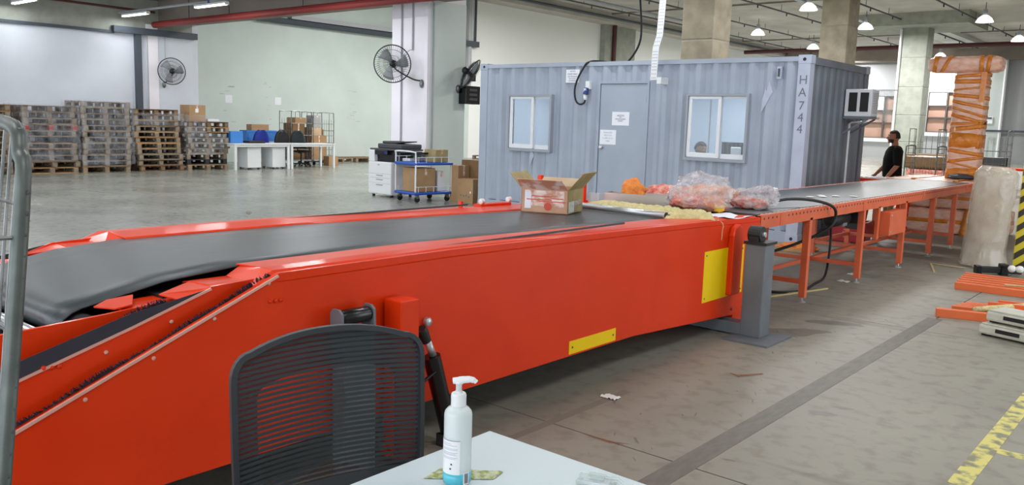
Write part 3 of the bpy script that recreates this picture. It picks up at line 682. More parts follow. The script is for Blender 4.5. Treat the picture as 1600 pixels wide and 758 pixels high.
corr(CW - .3, .012, .05, .14, CH - .11, [], lambda u, d, z: (d, u + .15, z), .25).build('end_panel', 'container', ct, world=True)
# dents on the front sheet
for x, z, s in ((5.45, 1.95, 1), (5.5, 2.05, -1), (1.25, .95, 1)):
    MB().add([(x - .06, .006, z - .16), (x + .05, .004, z + .04), (x - .01, .004, z + .2), (x - .045, .0, z + .03)], [(0, 1, 3), (1, 2, 3), (0, 3, 2)]).build('dent', 'container_post', ct, world=True)
# inside lining
li = MB()
def wall_holes(m, x0, x1, y0, y1, z0, z1, holes):
    xs = sorted(set([x0, x1] + [h for H in holes for h in H[:2]]))
    for a, b in zip(xs, xs[1:]):
        H = [h for h in holes if h[0] < (a + b) / 2 < h[1]]
        if not H: m.box(a, b, y0, y1, z0, z1)
        else:
            h = H[0]
            if h[2] > z0: m.box(a, b, y0, y1, z0, h[2])
            if h[3] < z1: m.box(a, b, y0, y1, h[3], z1)
wall_holes(li, .1, CL - .1, .075, .10, .16, 2.48, WIN)
li.build('lining', 'inner_wall', ct, world=True)
MB().box(.1, CL - .1, CW - .1, CW - .075, .16, 2.48).build('lining', 'inner_wall', ct, world=True)
MB().box(.075, .1, .1, CW - .1, .16, 2.48).build('lining', 'inner_wall', ct, world=True)
MB().box(CL - .1, CL - .075, .1, CW - .1, .16, 2.48).build('lining', 'inner_wall', ct, world=True)
MB().box(.1, CL - .1, .1, CW - .1, 2.46, 2.48).build('lining_ceiling', 'inner_wall', ct, world=True)
for x in (.45, 1.55, 2.75, 3.4, 4.65, 5.4): MB().box(x, x + .02, CW - .112, CW - .1, .16, 2.46).build('lining_seam', 'alu_grey', ct, world=True)
for x in (1.6, 4.4):
    area('container_light', (x, 1.2, 2.44), 1.2, .2, 32, (.93, .98, 1))
for W in WIN:
    x0, x1, z0, z1 = W; xm = x0 + (x1 - x0) * (.52 if x0 > 2 else .54)
    f = MB()
    for a, b, c, d in ((x0 - .035, x1 + .035, z1, z1 + .035), (x0 - .035, x1 + .035, z0 - .045, z0), (x0 - .035, x0, z0, z1), (x1, x1 + .035, z0, z1)): f.box(a, b, -.045, .1, c, d)
    fr = f.build('window_frame', 'alu_grey', ct, world=True)
    s = MB()
    for a, b, c, d in ((x0 + .01, xm + .05, z1 - .045, z1 - .005), (x0 + .01, xm + .05, z0 + .005, z0 + .07), (x0 + .01, x0 + .06, z0 + .07, z1 - .045), (xm, xm + .05, z0 + .07, z1 - .045)): s.box(a, b, -.03, .0, c, d)
    so = s.build('sliding_sash', 'alu_white', fr, world=True, bev=.004)
    s = MB()
    for a, b, c, d in ((xm + .02, x1, z1 - .035, z1), (xm + .02, x1, z0, z0 + .07), (x1 - .03, x1, z0 + .07, z1 - .035), (xm + .02, xm + .05, z0 + .07, z1 - .035)): s.box(a, b, .012, .035, c, d)
    s.build('fixed_sash', 'alu_white', fr, world=True, bev=.004)
    MB().box(x0 + .06, xm, -.018, -.013, z0 + .07, z1 - .045).build('pane', 'glass', fr, world=True)
    MB().box(xm + .05, x1 - .03, .02, .025, z0 + .07, z1 - .035).build('pane', 'glass', fr, world=True)
    MB().box(xm + .005, xm + .02, -.045, -.03, (z0 + z1) / 2 - .05, (z0 + z1) / 2 + .03).build('catch', 'alu_white', fr, world=True)
# door
x0, x1, z0, z1 = DOOR
f = MB()
for a, b, c, d in ((x0 - .035, x1 + .035, z1, z1 + .035), (x0 - .035, x0, z0, z1), (x1, x1 + .035, z0, z1)): f.box(a, b, -.012, .08, c, d)
f.build('door_frame', 'container', ct, world=True)
dr = MB().box(x0 + .008, x1 - .008, .004, .05, z0, z1 - .008).build('door', 'container', ct, world=True, bev=.004)
MB().lathe([(.012, -.06), (.03, -.055), (.034, -.035), (.02, -.02), (.026, -.004), (.026, .004)], (x0 + .07, 0, 1.2), 16, 'y').build('door_knob', 'steel', dr, world=True, smooth=True)
for z in (.4, 1.2, 1.98): MB().tube([(x1 - .004, -.008, z - .05), (x1 - .004, -.008, z + .05)], .01, 8).build('hinge', 'container', dr, world=True)
def sheet(x0, x1, z0, z1, y, lines, ms, par=ct, h=.026):
    p = MB().box(x0, x1, y - .002, y, z0, z1).build('notice_sheet', 'paper', par, world=True)
    for k, (t, zz, sz) in enumerate(lines):
        o = text('notice_line', t, sz, ms, p, (0, -.0025, zz - (z0 + z1) / 2), (PI / 2, 0, 0), .0004)
sheet(2.885, 3.21, 1.56, 1.775, .003, [('NOTICE', 1.715, .036), ('NO', 1.69, .026), ('UNAUTHORISED', 1.66, .026), ('ENTRY', 1.63, .03)], 'ink', dr)
sheet(2.665, 2.975, 1.25, 1.485, .003, [('PLEASE KEEP', 1.44, .03), ('THE DOOR', 1.395, .03), ('CLOSED AT ALL', 1.35, .03), ('TIMES', 1.305, .03)], 'faint_ink', dr)
sheet(1.925, 2.2, 2.24, 2.455, .008, [('NOTICE', 2.425, .03), ('STAFF ONLY', 2.38, .036), ('NO SMOKING', 2.34, .03), ('NO FOOD', 2.305, .03), ('OR DRINKS', 2.27, .03)], 'ink')
for s, z in (('H', 2.25), ('A', 2.08), ('7', 1.9), ('4', 1.74), ('4', 1.58)):
    text('stencil_letter', s, .17, 'stencil', ct, (5.975 - 3.03, -.001 - 1.2, z), (PI / 2, 0, 0), .0006)
v = MB().box(5.6, 5.66, -.02, .02, 2.27, 2.44).build('vent_bracket', 'container_post', ct, world=True)
MB().box(5.615, 5.645, -.026, -.02, 2.3, 2.41).build('vent_slot', 'dark_grey', v, world=True)

# ---- fitted on the container
ac = thing('air_conditioner', 'white window air conditioner sticking out of the container end wall', 'air conditioner', (6.26, 1.58, 1.78))
MB().box(6.062, 6.45, 1.43, 1.75, 1.80, 2.2).build('casing', 'alu_white', ac, world=True, bev=.01)
for x0, x1 in ((6.12, 6.24), (6.285, 6.405)):
    MB().box(x0, x1, 1.424, 1.431, 1.87, 2.15).build('grille', 'black_rubber', ac, world=True)
f = MB()
for k in range(13): f.box(6.449, 6.456, 1.48, 1.70, 1.85 + k * .024, 1.858 + k * .024)
o = f.build('grille_louvres', 'alu_grey', ac, world=True); o['kind'] = 'stuff'
MB().box(6.062, 6.47, 1.40, 1.77, 1.765, 1.798).build('support_shelf', 'container_shaded_end', ac, world=True)
for y in (1.42, 1.74): MB().bar((6.07, y, 1.55), (6.42, y, 1.765), .025, .025).build('support_bracket', 'container_shaded_end', ac, world=True)
tag(MB().tube([(6.1, 1.60, .02), (6.1, 1.60, 1.69), (6.12, 1.62, 1.715), (6.12, 2.35, 1.735), (6.12, 2.46, 1.735)], .016, 8).build('drain_pipe', 'alu_white'), 'thin white drain pipe running down the dark container end wall', 'pipe')
cv = thing('clear_sheet', 'clear plastic sheet hanging beside the white air conditioner', 'cover', (6.6, 1.62, 1.74))
MB().grid(lambda u, v: Vector((6.48 + .24 * u, 1.6 + .02 * math.sin(u * 9 + v * 3), 1.74 + .44 * v)), 10, 6).build('film', 'clear_plastic', cv, world=True, smooth=True)
MB().box(6.45, 6.73, 1.585, 1.62, 2.18, 2.2).build('top_strip', 'alu_white', cv, world=True)
pc = thing('power_connector', 'blue and white power plug and socket on the container front', 'socket', (2.42, -.04, 1.95))
MB().box(2.375, 2.455, -.06, .01, 2.13, 2.26).build('socket_box', 'white_plastic', pc, world=True, bev=.006)
MB().cyl((2.41, -.06, 2.15), (2.40, -.075, 2.04), .036, 14, .036).build('plug_body', 'blue_plug', pc, world=True, smooth=True)
MB().lathe([(.045, 0), (.045, .035)], (2.402, -.075, 2.045), 14).build('plug_collar', 'blue_plug', pc, world=True)
MB().lathe([(.02, 0), (.03, .02), (.034, .09)], (2.395, -.078, 1.955), 14).build('plug_sleeve', 'white_plastic', pc, world=True, smooth=True)
MB().box(2.38, 2.42, -.1, -.09, 2.1, 2.14).build('plug_latch', 'alu_white', pc, world=True)
tag(MB().tube(spline([(2.395, -.078, 1.96), (2.38, -.08, 1.91), (2.31, -.085, 1.885), (2.23, -.08, 1.92), (2.18, -.07, 2.02), (2.17, -.06, 2.16), (2.22, -.05, 2.32), (2.31, -.035, 2.48), (2.37, -.01, 2.56), (2.46, .1, 2.59), (2.6, .4, 2.58)]), .016, 8).build('power_cable', 'black_rubber', smooth=True), 'black cable looping from the blue plug up over the container edge', 'cable')
tag(MB().tube(spline([(2.54, 1.2, 7.0), (2.54, 1.2, 5.2), (2.54, 1.2, 3.9), (2.6, 1.2, 3.25), (2.57, 1.2, 2.95), (2.4, 1.2, 2.7), (2.2, 1.2, 2.575)]), .018, 8).build('ceiling_cable', 'black_rubber', smooth=True), 'long black cable hanging from the ceiling onto the container roof', 'cable')
tr = thing('cable_tray', 'white perforated cable tray hanging down in front of the container', 'cable tray', (3.75, -.2, 2.26))
def tray(p, q, nm):
    p, q = Vector(p), Vector(q); d = (q - p).normalized(); L = (q - p).length
    MB().bar(p, q, .012, .105, (0, 1, 0)).xf(Matrix.Identity(4)).build('tray_strip', 'white_plastic', tr, world=True) if False else None
    s = Vector((.055, 0, 0)); y = Vector((0, .003, 0))
    MB().add([p - s - y, p + s - y, q + s - y, q - s - y, p - s + y, p + s + y, q + s + y, q - s + y], [(0, 1, 2, 3), (7, 6, 5, 4), (0, 4, 5, 1), (1, 5, 6, 2), (2, 6, 7, 3), (3, 7, 4, 0)]).build('tray_strip', 'white_plastic', tr, world=True)
    mb = MB(); k = .03; u = s.normalized()
    while k < L - .02:
        for j in (-1, 0, 1):
            c = p + d * k + u * j * .03 - Vector((0, .0036, 0)); a = u * .01; b = d * .005
            mb.add([c - a - b, c + a - b, c + a + b, c - a + b], [(0, 1, 2, 3)])
        k += .045 if int(k * 10) % 5 else .06
    o = mb.build('tray_slots', 'alu_grey', tr, world=True); o['kind'] = 'stuff'
tray((3.735, -.2, 2.26), (3.75, -.2, 2.74), 0); tray((3.75, -.2, 2.74), (3.805, -.2, 2.92), 1); tray((3.805, -.2, 2.92), (3.86, -.2, 4.1), 2)
MB().box(3.79, 3.87, -.2, .02, 2.2, 2.3).build('junction_box', 'white_plastic', tr, world=True, bev=.005)

# ================================================================== lamps and fans
for i, (X, Y) in enumerate([(-11.45, -3.4), (-11.45, -.75), (-7.8, -.75)]):
    t = thing('tube_lamp', ['fluorescent tube lamp nearest the top left corner', 'fluorescent tube lamp above the grey rail and left wall fan', 'fluorescent tube lamp in front of the red ceiling pipe'][i], 'lamp', (X, Y, 3.99), group='ceiling tube lamps')
    MB().box(-.68, .68, -.05, .05, .03, .075).build('housing', 'white_plastic', t)
    for y in (-.03, .03): MB().cyl((-.65, y, .014), (.65, y, .014), .014, 8).build('tube', 'lamp_glow', t)
    for x in (-.67, .67): MB().box(x - .012, x + .012, -.05, .05, 0, .03).build('end_cap', 'white_plastic', t)
    if i == 2: MB().box(-.1, -.03, -.03, .03, .075, .4).build('hanger', 'blue_plug', t)
proto = None
LB = ['high bay lamp right of the first bare column at the top', 'high bay lamp just right of the bare concrete column behind the container', 'high bay lamp low on the ceiling between the two bare columns',
      'high bay lamp between the second bare column and the far pale one', 'small high bay lamp beyond the container end near the roof edge', 'high bay lamp above the tall T shaped wrapped bundle', 'high bay lamp nearest the right edge of the photo', 'small high bay lamp just behind the top of the wrapped T']
for i, (X, Y) in enumerate(BAY_SPOTS):
    t = thing('high_bay_lamp', LB[i], 'lamp', (X, Y, 6.2), group='high bay ceiling lamps')
    MB().lathe([(.34, 0), (.33, .03), (.26, .16), (.12, .27), (.11, .27), (.25, .15), (.32, .02)], (0, 0, 0), 20).build('reflector', 'lamp_bell', t, smooth=True)
    MB().lathe([(.01, .02), (.3, .03), (.3, .055), (.01, .05)], (0, 0, 0), 20).build('lens', 'lamp_glow', t)
    MB().lathe([(.09, .27), (.09, .52)], (0, 0, 0), 12).build('ballast', 'alu_grey', t)
    MB().cyl((0, 0, .52), (0, 0, .79), .015, 6).build('rod', 'dark_grey', t)
def fan(label, c, face, wall, R=.37, dark='chair_black'):
    t = thing('wall_fan', label, 'fan', c, group=None)
    d = Vector(face).normalized(); q = d.to_track_quat('Z', 'Y').to_matrix().to_4x4()
    rg = MB(); rg.tube([(R * math.cos(2 * PI * k / 36), R * math.sin(2 * PI * k / 36), 0) for k in range(36)], .012, 6, True)
    rg.xf(q).build('rim', 'chair_black', t, smooth=True)
    g = MB()
    for k in range(48):
        a = 2 * PI * k / 48
        for sgn in (1, -1):
            g.tube([(.07 * math.cos(a), .07 * math.sin(a), sgn * .085), (R * .7 * math.cos(a + .12), R * .7 * math.sin(a + .12), sgn * .07), (R * math.cos(a + .2), R * math.sin(a + .2), 0)], .0022, 4, cap=False)
    for rr in (.45, .75):
        for sgn in (1, -1): g.tube([(R * rr * math.cos(2 * PI * k / 24), R * rr * math.sin(2 * PI * k / 24), sgn * .078) for k in range(24)], .0025, 4, True)
    o = g.xf(q).build('guard', 'dark_grey', t); o['kind'] = 'stuff'
    for b in range(3):
        m = MB()
        def bl(u, v):
            r = .06 + (R * .86 - .06) * u; a = b * 2 * PI / 3 + (v - .5) * (1.0 - .2 * u) + .25 * u
            return Vector((r * math.cos(a), r * math.sin(a), (v - .5) * .07))
        m.grid(bl, 5, 4).xf(q).build('blade', 'blade_grey', t, smooth=True, thick=.003)
    MB().lathe([(.03, -.2), (.075, -.17), (.08, -.08), (.05, -.07), (.05, .085), (.02, .095)], (0, 0, 0), 18).xf(q).build('motor', 'chair_black', t, smooth=True)
    wv = Vector(wall) - Vector(c)
    back = q @ Vector((0, 0, -.15))
    MB().tube(spline([back, back + Vector((0, 0, -.12)) + wv * .1, wv * .7 + Vector((0, 0, -.28)), wv + Vector((0, 0, -.30))]), .016, 8).build('arm', 'chair_black', t, smooth=True)
    MB().ball(wv + Vector((0, 0, -.36)), .05, .05, .09).build('wall_bracket', 'zinc', t, smooth=True)
    return t
f1 = fan('round wall fan on the white wall above the pallet stacks', (-11.95, .46, 2.66), (.75, -.62, -.12), (-12.38, .46, 2.66), .36)
f2 = fan('round wall fan on the left of the white pillar above the printer', (-3.02, .56, 2.69), (.62, -.76, -.08), (-2.56, .97, 2.66), .385)
f3 = fan('wall fan seen edge on at the right side of the white pillar', (-2.12, 1.98, 2.56), (.35, .55, -.42), (-2.40, 1.9, 2.6), .36)
f4 = fan('small far wall fan at the right edge of the photo', (2.4, 45.6, 3.6), (-.1, -1, -.1), (2.4, 45.98, 3.6), .45)
tag(MB().tube([(-12.36, .5, 3.58), (-12.36, .5, 2.98)], .008, 6).build('fan_cable', 'alu_grey'), 'thin cable dropping from the grey rail to the left wall fan', 'cable')
tag(MB().tube(spline([(-2.86, .97, 3.0), (-2.93, .93, 2.98), (-3.02, .8, 2.75), (-3.05, .68, 2.6)]), .006, 6).build('fan_cable', 'alu_grey'), 'thin grey cable looping from the pillar conduit to the pillar fan', 'cable')
sb = thing('switch_box', 'black switch box on the right side of the white pillar', 'box', (-2.3, 2.0, 1.9))
MB().box(-2.43, -2.2, 1.95, 2.4, 1.92, 2.31).build('casing', 'black_gloss', sb, world=True, bev=.01)
for k in range(3): MB().box(-2.2, -2.194, 2.05, 2.3, 2.0 + k * .1, 2.05 + k * .1).build('vent_slot', 'dark_grey', sb, world=True)
tag(MB().box(-2.43, -2.3, 2.22, 2.36, 2.42, 2.62).build('isolator_switch', 'black_rubber', bev=.01), 'small black isolator on the pillar above the switch box', 'switch')

# ================================================================== pallet stacks along the left wall
PW = ['wood_a', 'wood_b', 'wood_c', 'wood_d', 'wood_red', 'wood_dark']
def pallet_proto(kind, style):
    L, D, H = 1.2, 1.0, .146      # along Y, along X
    r = thing('pallet', 'x', 'pallet', (0, 0, -50))
    mats = {0: ('wood_a', 'wood_c'), 1: ('wood_b', 'wood_c'), 2: ('wood_c', 'wood_c'), 3: ('wood_d', 'wood_b'), 4: ('wood_a', 'wood_red'), 5: ('wood_dark', 'wood_dark')}[kind]
    for k in range(6): x = -D / 2 + .06 + k * (D - .12) / 5; MB().box(x - .055, x + .055, -L / 2, L / 2, H - .022, H).build('deck_board', mats[0], r, bev=0)
    for y in (-L / 2 + .06, 0, L / 2 - .06):
        for x in (-D / 2 + .06, 0, D / 2 - .06): MB().box(x - .06, x + .06, y - .055, y + .055, .022, H - .04).build('block', mats[1], r)
        MB().box(-D / 2, D / 2, y - .055, y + .055, H - .04, H - .022).build('stringer', mats[0], r)
        if style == 0: MB().box(-D / 2, D / 2, y - .055, y + .055, 0, .022).build('bottom_board', mats[0], r)
    if style == 1:
        for x in (-D / 2 + .06, 0, D / 2 - .06): MB().box(x - .055, x + .055, -L / 2, L / 2, 0, .022).build('bottom_board', mats[0], r)
    return r
protos = {}
def pallet(kind, style, loc, rz, label, group):
    k = (kind, style)
    if k not in protos: o = protos[k] = pallet_proto(kind, style)
    else: o = copy_tree(protos[k])
    o.location = loc; o.rotation_euler = (0, 0, rz); o['label'] = label; o['group'] = group
    return o
ORD = ['lowest', 'second', 'third', 'fourth', 'fifth', 'sixth', 'seventh', 'eighth', 'ninth', 'tenth', 'eleventh', 'twelfth']
WN = {0: 'tan', 1: 'brown', 2: 'grey', 3: 'dark brown', 4: 'red blocked', 5: 'black'}
rp = random.Random(11)
STK = [('leftmost stack behind the wire cage', -4.58, 11, 'leftmost pallet stack'), ('film wrapped stack with a red layer', -3.12, 11, 'pallet stack with the red layer'),
       ('stack left of the grey wall post', -1.78, 12, 'pallet stack left of the wall post'), ('tidy bare stack under the wall fan', -.46, 11, 'bare pallet stack under the fan'), ('stack topped by the cardboard box', .98, 9, 'pallet stack under the cardboard box')]
KN = [[1, 2, 2, 0, 1, 2, 0, 2, 1, 0, 1], [0, 1, 2, 2, 0, 5, 2, 4, 2, 1, 3], [0, 2, 2, 1, 2, 2, 1, 2, 2, 1, 2, 2], [3, 1, 2, 2, 0, 0, 0, 2, 1, 0, 3], [0, 5, 2, 0, 2, 2, 3, 0, 3]]
tops = []
for si, (sn, yc, n, grp) in enumerate(STK):
    z = 0.0
    for k in range(n):
        kd = KN[si][k]; st = (k + si) % 2 if si != 3 else 1
        dy = rp.uniform(-.04, .04) + (0 if si != 3 else .07 - k * .012); dx = rp.uniform(-.03, .03)
        lab = '%s pallet, %s from the floor, in the %s' % (WN[kd], ORD[k], sn) if k else '%s pallet on the floor under the %s' % (WN[kd], sn)
        pallet(kd, st, (-11.5 + dx, yc + dy, z), rp.uniform(-.035, .035), lab, grp); z += .1465
    tops.append(z)
def wrap(y0, y1, z0, z1, x0, x1, seed, label):
    m = MB(); P = [(x1, y0), (x1, y1), (x0, y1), (x0, y0)]; per = []
    for (ax, ay), (bx, by) in zip(P, P[1:] + P[:1]):
        for k in range(10): per.append((ax + (bx - ax) * k / 10, ay + (by - ay) * k / 10))
    n = len(per); nz = max(4, int((z1 - z0) / .07)); vs = []
    cx, cy = (x0 + x1) / 2, (y0 + y1) / 2
    for j in range(nz + 1):
        for i, (x, y) in enumerate(per):
            zz = z0 + (z1 - z0) * j / nz + .03 * noise.noise(Vector((i * .5, j, seed)))
            q = 1 + .035 * noise.noise(Vector((i * .6, j * .8, seed + 9)))
            vs.append((cx + (x - cx) * q, cy + (y - cy) * q, zz))
    fs = [(j * n + i, j * n + (i + 1) % n, (j + 1) * n + (i + 1) % n, (j + 1) * n + i) for j in range(nz) for i in range(n)]
    return tag(m.add(vs, fs).build('stretch_wrap', 'stretch_film', smooth=True), label, 'wrap', 'stretch wrap on the pallet stacks')
wrap(-3.76, -2.48, .32, 1.64, -12.1, -10.9, 1, 'loose clear stretch film around the pallet stack with the red layer')
wrap(-2.42, -1.14, .2, 1.78, -12.1, -10.9, 2, 'clear stretch film around the pallet stack left of the wall post')
wrap(-1.1, .2, 1.2, 1.52, -12.1, -10.9, 3, 'band of clear film near the top of the bare pallet stack')
wrap(.33, 1.46, .42, 1.0, -12.1, -10.9, 4, 'clear stretch film around the stack under the cardboard box')
wrap(.28, .86, .98, 1.5, -12.1, -10.9, 5, 'clear film bundle at the upper left of the box topped stack')
def carton(label, x0, x1, y0, y1, z0, z1, m='cardboard', cat='box', group=None, rz=0.0, tape=True, extra=None, name='cardboard_box'):
    t = thing(name, label, cat, ((x0 + x1) / 2, (y0 + y1) / 2, z0), rz, group)
    a, b, h = (x1 - x0) / 2, (y1 - y0) / 2, z1 - z0
    MB().box(-a, a, -b, b, 0, h - .004).build('body', m, t, bev=min(.006, a * .1))
    for s in (-1, 1): MB().box(-a, a, min(s * .002, s * b), max(s * .002, s * b), h - .004, h).build('top_flap', m, t)
    if tape:
        MB().box(-a - .001, a + .001, -.025, .025, h, h + .0015).build('tape', 'tape_gloss_streaks', t)
        MB().box(a, a + .0015, -.025, .025, h * .7, h).build('tape', 'tape_gloss_streaks', t)
    if extra: extra(t, a, b, h)
    return t
def sticker(t, a, b, h): MB().box(a, a + .002, -.06, .03, h * .55, h * .78).build('label', 'paper', t)
carton('lone cardboard box with a white label on top of the pallet stack', -11.7, -11.1, .52, .98, tops[4], tops[4] + .44, extra=sticker, rz=-.1)
tag(MB().box(-11.5, -11.15, 1.05, 1.4, tops[4], tops[4] + .07).build('paper_bundle', 'paper', bev=.01), 'white paper bundle beside the lone box on the pallet stack', 'paper')
for k in range(4):
    pallet(1 + k % 2, k % 2, (-13.4 + .05 * k, [8.3, 9.7, 15.2, 6.9][k], 0), .1 * k, ['brown pallet lying flat on the floor by the green wall', 'grey pallet lying at the green wall near the white pillar', 'brown pallet lying by the wall right of the white pillar', 'grey pallet lying at the green wall right of the roll cages'][k], 'loose pallets along the green wall')

# ================================================================== office corner
def desk(label, x0, x1, y0, y1, h):
    t = thing('office_desk', label, 'desk', ((x0 + x1) / 2, (y0 + y1) / 2, 0)); a, b = (x1 - x0) / 2, (y1 - y0) / 2
    MB().box(-a, a, -b, b, h - .028, h).build('desk_top', 'desk_white', t, bev=.004)
    for sx in (-1, 1):
        for sy in (-1, 1): MB().box(sx * (a - .05) - .03, sx * (a - .05) + .03, sy * (b - .045) - .03, sy * (b - .045) + .03, 0, h - .028).build('leg', 'desk_white', t)
    for sx in (-1, 1): MB().box(sx * (a - .05) - .02, sx * (a - .05) + .02, -b + .07, b - .07, h - .09, h - .03).build('apron', 'desk_white', t)
    for sy in (-1, 1): MB().box(-a + .07, a - .07, sy * (b - .045) - .02, sy * (b - .045) + .02, h - .09, h - .03).build('apron', 'desk_white', t)
    return t
desk('long white desk with two drawer pedestals under it', -11.35, -10.55, 1.5, 3.33, .735)
desk('white desk with a black mesh chair tucked under it', -11.3, -10.55, 3.36, 4.98, .735)
def pedestal(label, x0, x1, y0, y1, h):
    t = thing('drawer_pedestal', label, 'cabinet', ((x0 + x1) / 2, (y0 + y1) / 2, 0), group=None); a, b = (x1 - x0) / 2, (y1 - y0) / 2
    MB().box(-a, a, -b, b, .05, h).build('body', 'desk_white', t, bev=.004)
    for k in range(3):
        d = MB().box(-a - .015, -a, -b + .01, b - .01, .06 + k * (h - .07) / 3, .055 + (k + 1) * (h - .07) / 3).build('drawer', 'alu_white', t); MB().box(-a - .02, -a - .015, -.06, .06, .06 + (k + .7) * (h - .07) / 3, .07 + (k + .7) * (h - .07) / 3).build('handle', 'alu_grey', d)
    for sx in (-1, 1):
        for sy in (-1, 1): MB().lathe([(.01, 0), (.025, .01), (.025, .04), (.01, .05)], (sx * (a - .06), sy * (b - .06), 0), 8).build('caster', 'black_rubber', t)
pedestal('white drawer pedestal under the left end of the long desk', -11.2, -10.68, 1.98, 2.42, .66)
pedestal('white drawer pedestal under the middle of the long desk', -11.25, -10.68, 2.8, 3.24, .66)
def office_chair(label, loc, rz, m, mesh=False, seat='chair_black'):
    t = thing('office_chair', label, 'chair', loc, rz)
    def bk(u, v):
        x = (u - .5) * .48 * math.sqrt(max(.02, 1 - 2.6 * max(0, v - .42) ** 2)); z = .56 + v * .54; return Vector((x, .22 + .06 * v - .05 * math.cos((u - .5) * PI), z))
    MB().grid(bk, 8, 8).build('backrest', m, t, smooth=True, thick=.03 if mesh else .06)
    MB().ball((0, -.02, .47), .25, .25, .05, 16, 8).build('seat', seat, t, smooth=True)
    MB().tube([(0, .1, .42), (0, .27, .45), (0, .29, .7)], .02, 8).build('back_bar', 'chair_black', t)
    MB().cyl((0, 0, .1), (0, 0, .43), .025, 10).build('gas_lift', 'chair_black', t)
    for k in range(5):
        a = 2 * PI * k / 5; l = MB().bar((0, 0, .11), (.28 * math.cos(a), .28 * math.sin(a), .075), .04, .03).build('base_arm', 'chair_black', t)
        MB().lathe([(.028, -.02), (.028, .02)], (.28 * math.cos(a), .28 * math.sin(a), .028), 10, 'x').build('caster', 'black_rubber', l)
    for s in (-1, 1): MB().tube(spline([(s * .2, -.02, .45), (s * .27, 0, .48), (s * .27, .02, .66)]), .014, 6).build('armrest_post', 'chair_black', t); MB().box(s * .27 - .03, s * .27 + .03, -.14, .12, .66, .69).build('armrest', 'chair_black', t, bev=.008)
    return t
office_chair('blue office chair behind the long white desk', (-11.75, 3.02, 0), -1.75, 'blue_fabric', False, 'blue_fabric')
office_chair('black office chair beside the blue one behind the desk', (-11.72, 3.68, 0), -1.6, 'chair_black')
office_chair('black mesh office chair at the right hand white desk', (-11.45, 4.35, 0), -2.6, 'chair_mesh', True)
tag(MB().box(-11.3, -10.95, 1.62, 2.02, .736, 1.07).build('blue_bin', 'blue_bin', bev=.02), 'blue plastic bin on the left end of the long white desk', 'bin')
tag(MB().box(-11.25, -10.85, 2.15, 2.68, .736, .80).build('document_tray', 'black_rubber', bev=.01), 'flat black tray on the long white desk', 'tray')
def bluecrate(x0, x1, y0, y1, z0, z1, label):
    t = thing('plastic_crate', label, 'crate', ((x0 + x1) / 2, (y0 + y1) / 2, z0)); a, b, h = (x1 - x0) / 2, (y1 - y0) / 2, z1 - z0
    m = MB(); m.box(-a, a, -b, -b + .02, 0, h); m.box(-a, a, b - .02, b, 0, h); m.box(-a, -a + .02, -b, b, 0, h); m.box(a - .02, a, -b, b, 0, h); m.box(-a, a, -b, b, 0, .02); m.build('body', 'blue_bin', t, bev=.004)
    MB().box(a, a + .012, -b, b, h - .05, h).build('rim', 'blue_bin', t)
    for k in range(4): MB().box(a, a + .008, -b + .05 + k * (2 * b - .1) / 3 - .01, -b + .05 + k * (2 * b - .1) / 3 + .01, 0, h - .05).build('rib', 'blue_bin', t)
    return t
tb = thing('side_table', 'low table behind the office chairs holding a blue crate', 'table', (-12.1, 3.3, 0)); MB().box(-.22, .22, -.75, .75, .72, .75).build('table_top', 'desk_white', tb)
for sx in (-1, 1):
    for sy in (-1, 1): MB().box(sx * .18 - .02, sx * .18 + .02, sy * .7 - .02, sy * .7 + .02, 0, .72).build('leg', 'alu_grey', tb)
bluecrate(-12.3, -11.92, 2.75, 3.8, .75, 1.08, 'long blue plastic crate behind the blue office chair')
carton('small cardboard box inside the long blue crate behind the chairs', -12.25, -11.97, 2.95, 3.55, .772, 1.26, tape=False)
carton('cardboard box right of the blue crate by the roll cages', -12.3, -11.98, 3.83, 4.04, .75, 1.05, 'cardboard_dark', tape=False)
def roll_cage(label, x, y0, y1, h, loc_group=None, depth=.75, m='zinc'):
    t = thing('roll_cage', label, 'cage', (x, (y0 + y1) / 2, 0)); b = (y1 - y0) / 2; r = .014
    for px, nm in ((depth / 2, 'front_frame'), (-depth / 2, 'back_frame')):
        f = MB(); f.tube(spline([(px, -b, .16), (px, -b, h * .5), (px, -b, h - .08), (px, -b + .08, h), (px, b - .08, h), (px, b, h - .08), (px, b, h * .5), (px, b, .16)], 4), r, 6)
        for z in (.5, .95, 1.32): f.tube([(px, -b, z), (px, b, z)], .008, 5)
        f.tube([(px, b * .55, .16), (px, b * .55, h)], .008, 5); f.build(nm, m, t)
    for s in (-1, 1):
        f = MB()
        for z in (.3, .7, 1.1): f.tube([(-depth / 2, s * b, z), (depth / 2, s * b, z)], .008, 5)
        for k in range(1, 5): f.tube([(-depth / 2 + depth * k / 5, s * b, .16), (-depth / 2 + depth * k / 5, s * b, h - .22)], .005, 5)
        f.build('side_grid', m, t)
    MB().box(-depth / 2, depth / 2, -b, b, .15, .18).build('base', 'alu_grey', t)
    for sx in (-1, 1):
        for sy in (-1, 1): MB().lathe([(.065, -.018), (.065, .018)], (sx * (depth / 2 - .08), sy * (b - .08), .065), 12, 'y').build('wheel', 'black_rubber', t); MB().box(sx * (depth / 2 - .08) - .02, sx * (depth / 2 - .08) + .02, sy * (b - .08) - .025, sy * (b - .08) + .025, .1, .15).build('fork', 'zinc', t)
    return t
roll_cage('left of two wire roll cages holding boxes behind the desks', -12.1, 4.24, 5.0, 1.69, depth=.62)
roll_cage('right of two wire roll cages holding boxes behind the desks', -12.1, 5.07, 5.86, 1.67, depth=.62)
carton('tall narrow cardboard box in the left roll cage', -12.45, -11.95, 4.4, 4.84, .18, 1.32, 'cardboard_dark')
carton('large cardboard box at the bottom of the right roll cage', -12.45, -11.95, 5.12, 5.7, .18, .95, 'cardboard')
carton('white and brown box second in the right cage', -12.4, -11.95, 5.12, 5.5, .952, 1.2, 'cardboard_pale')
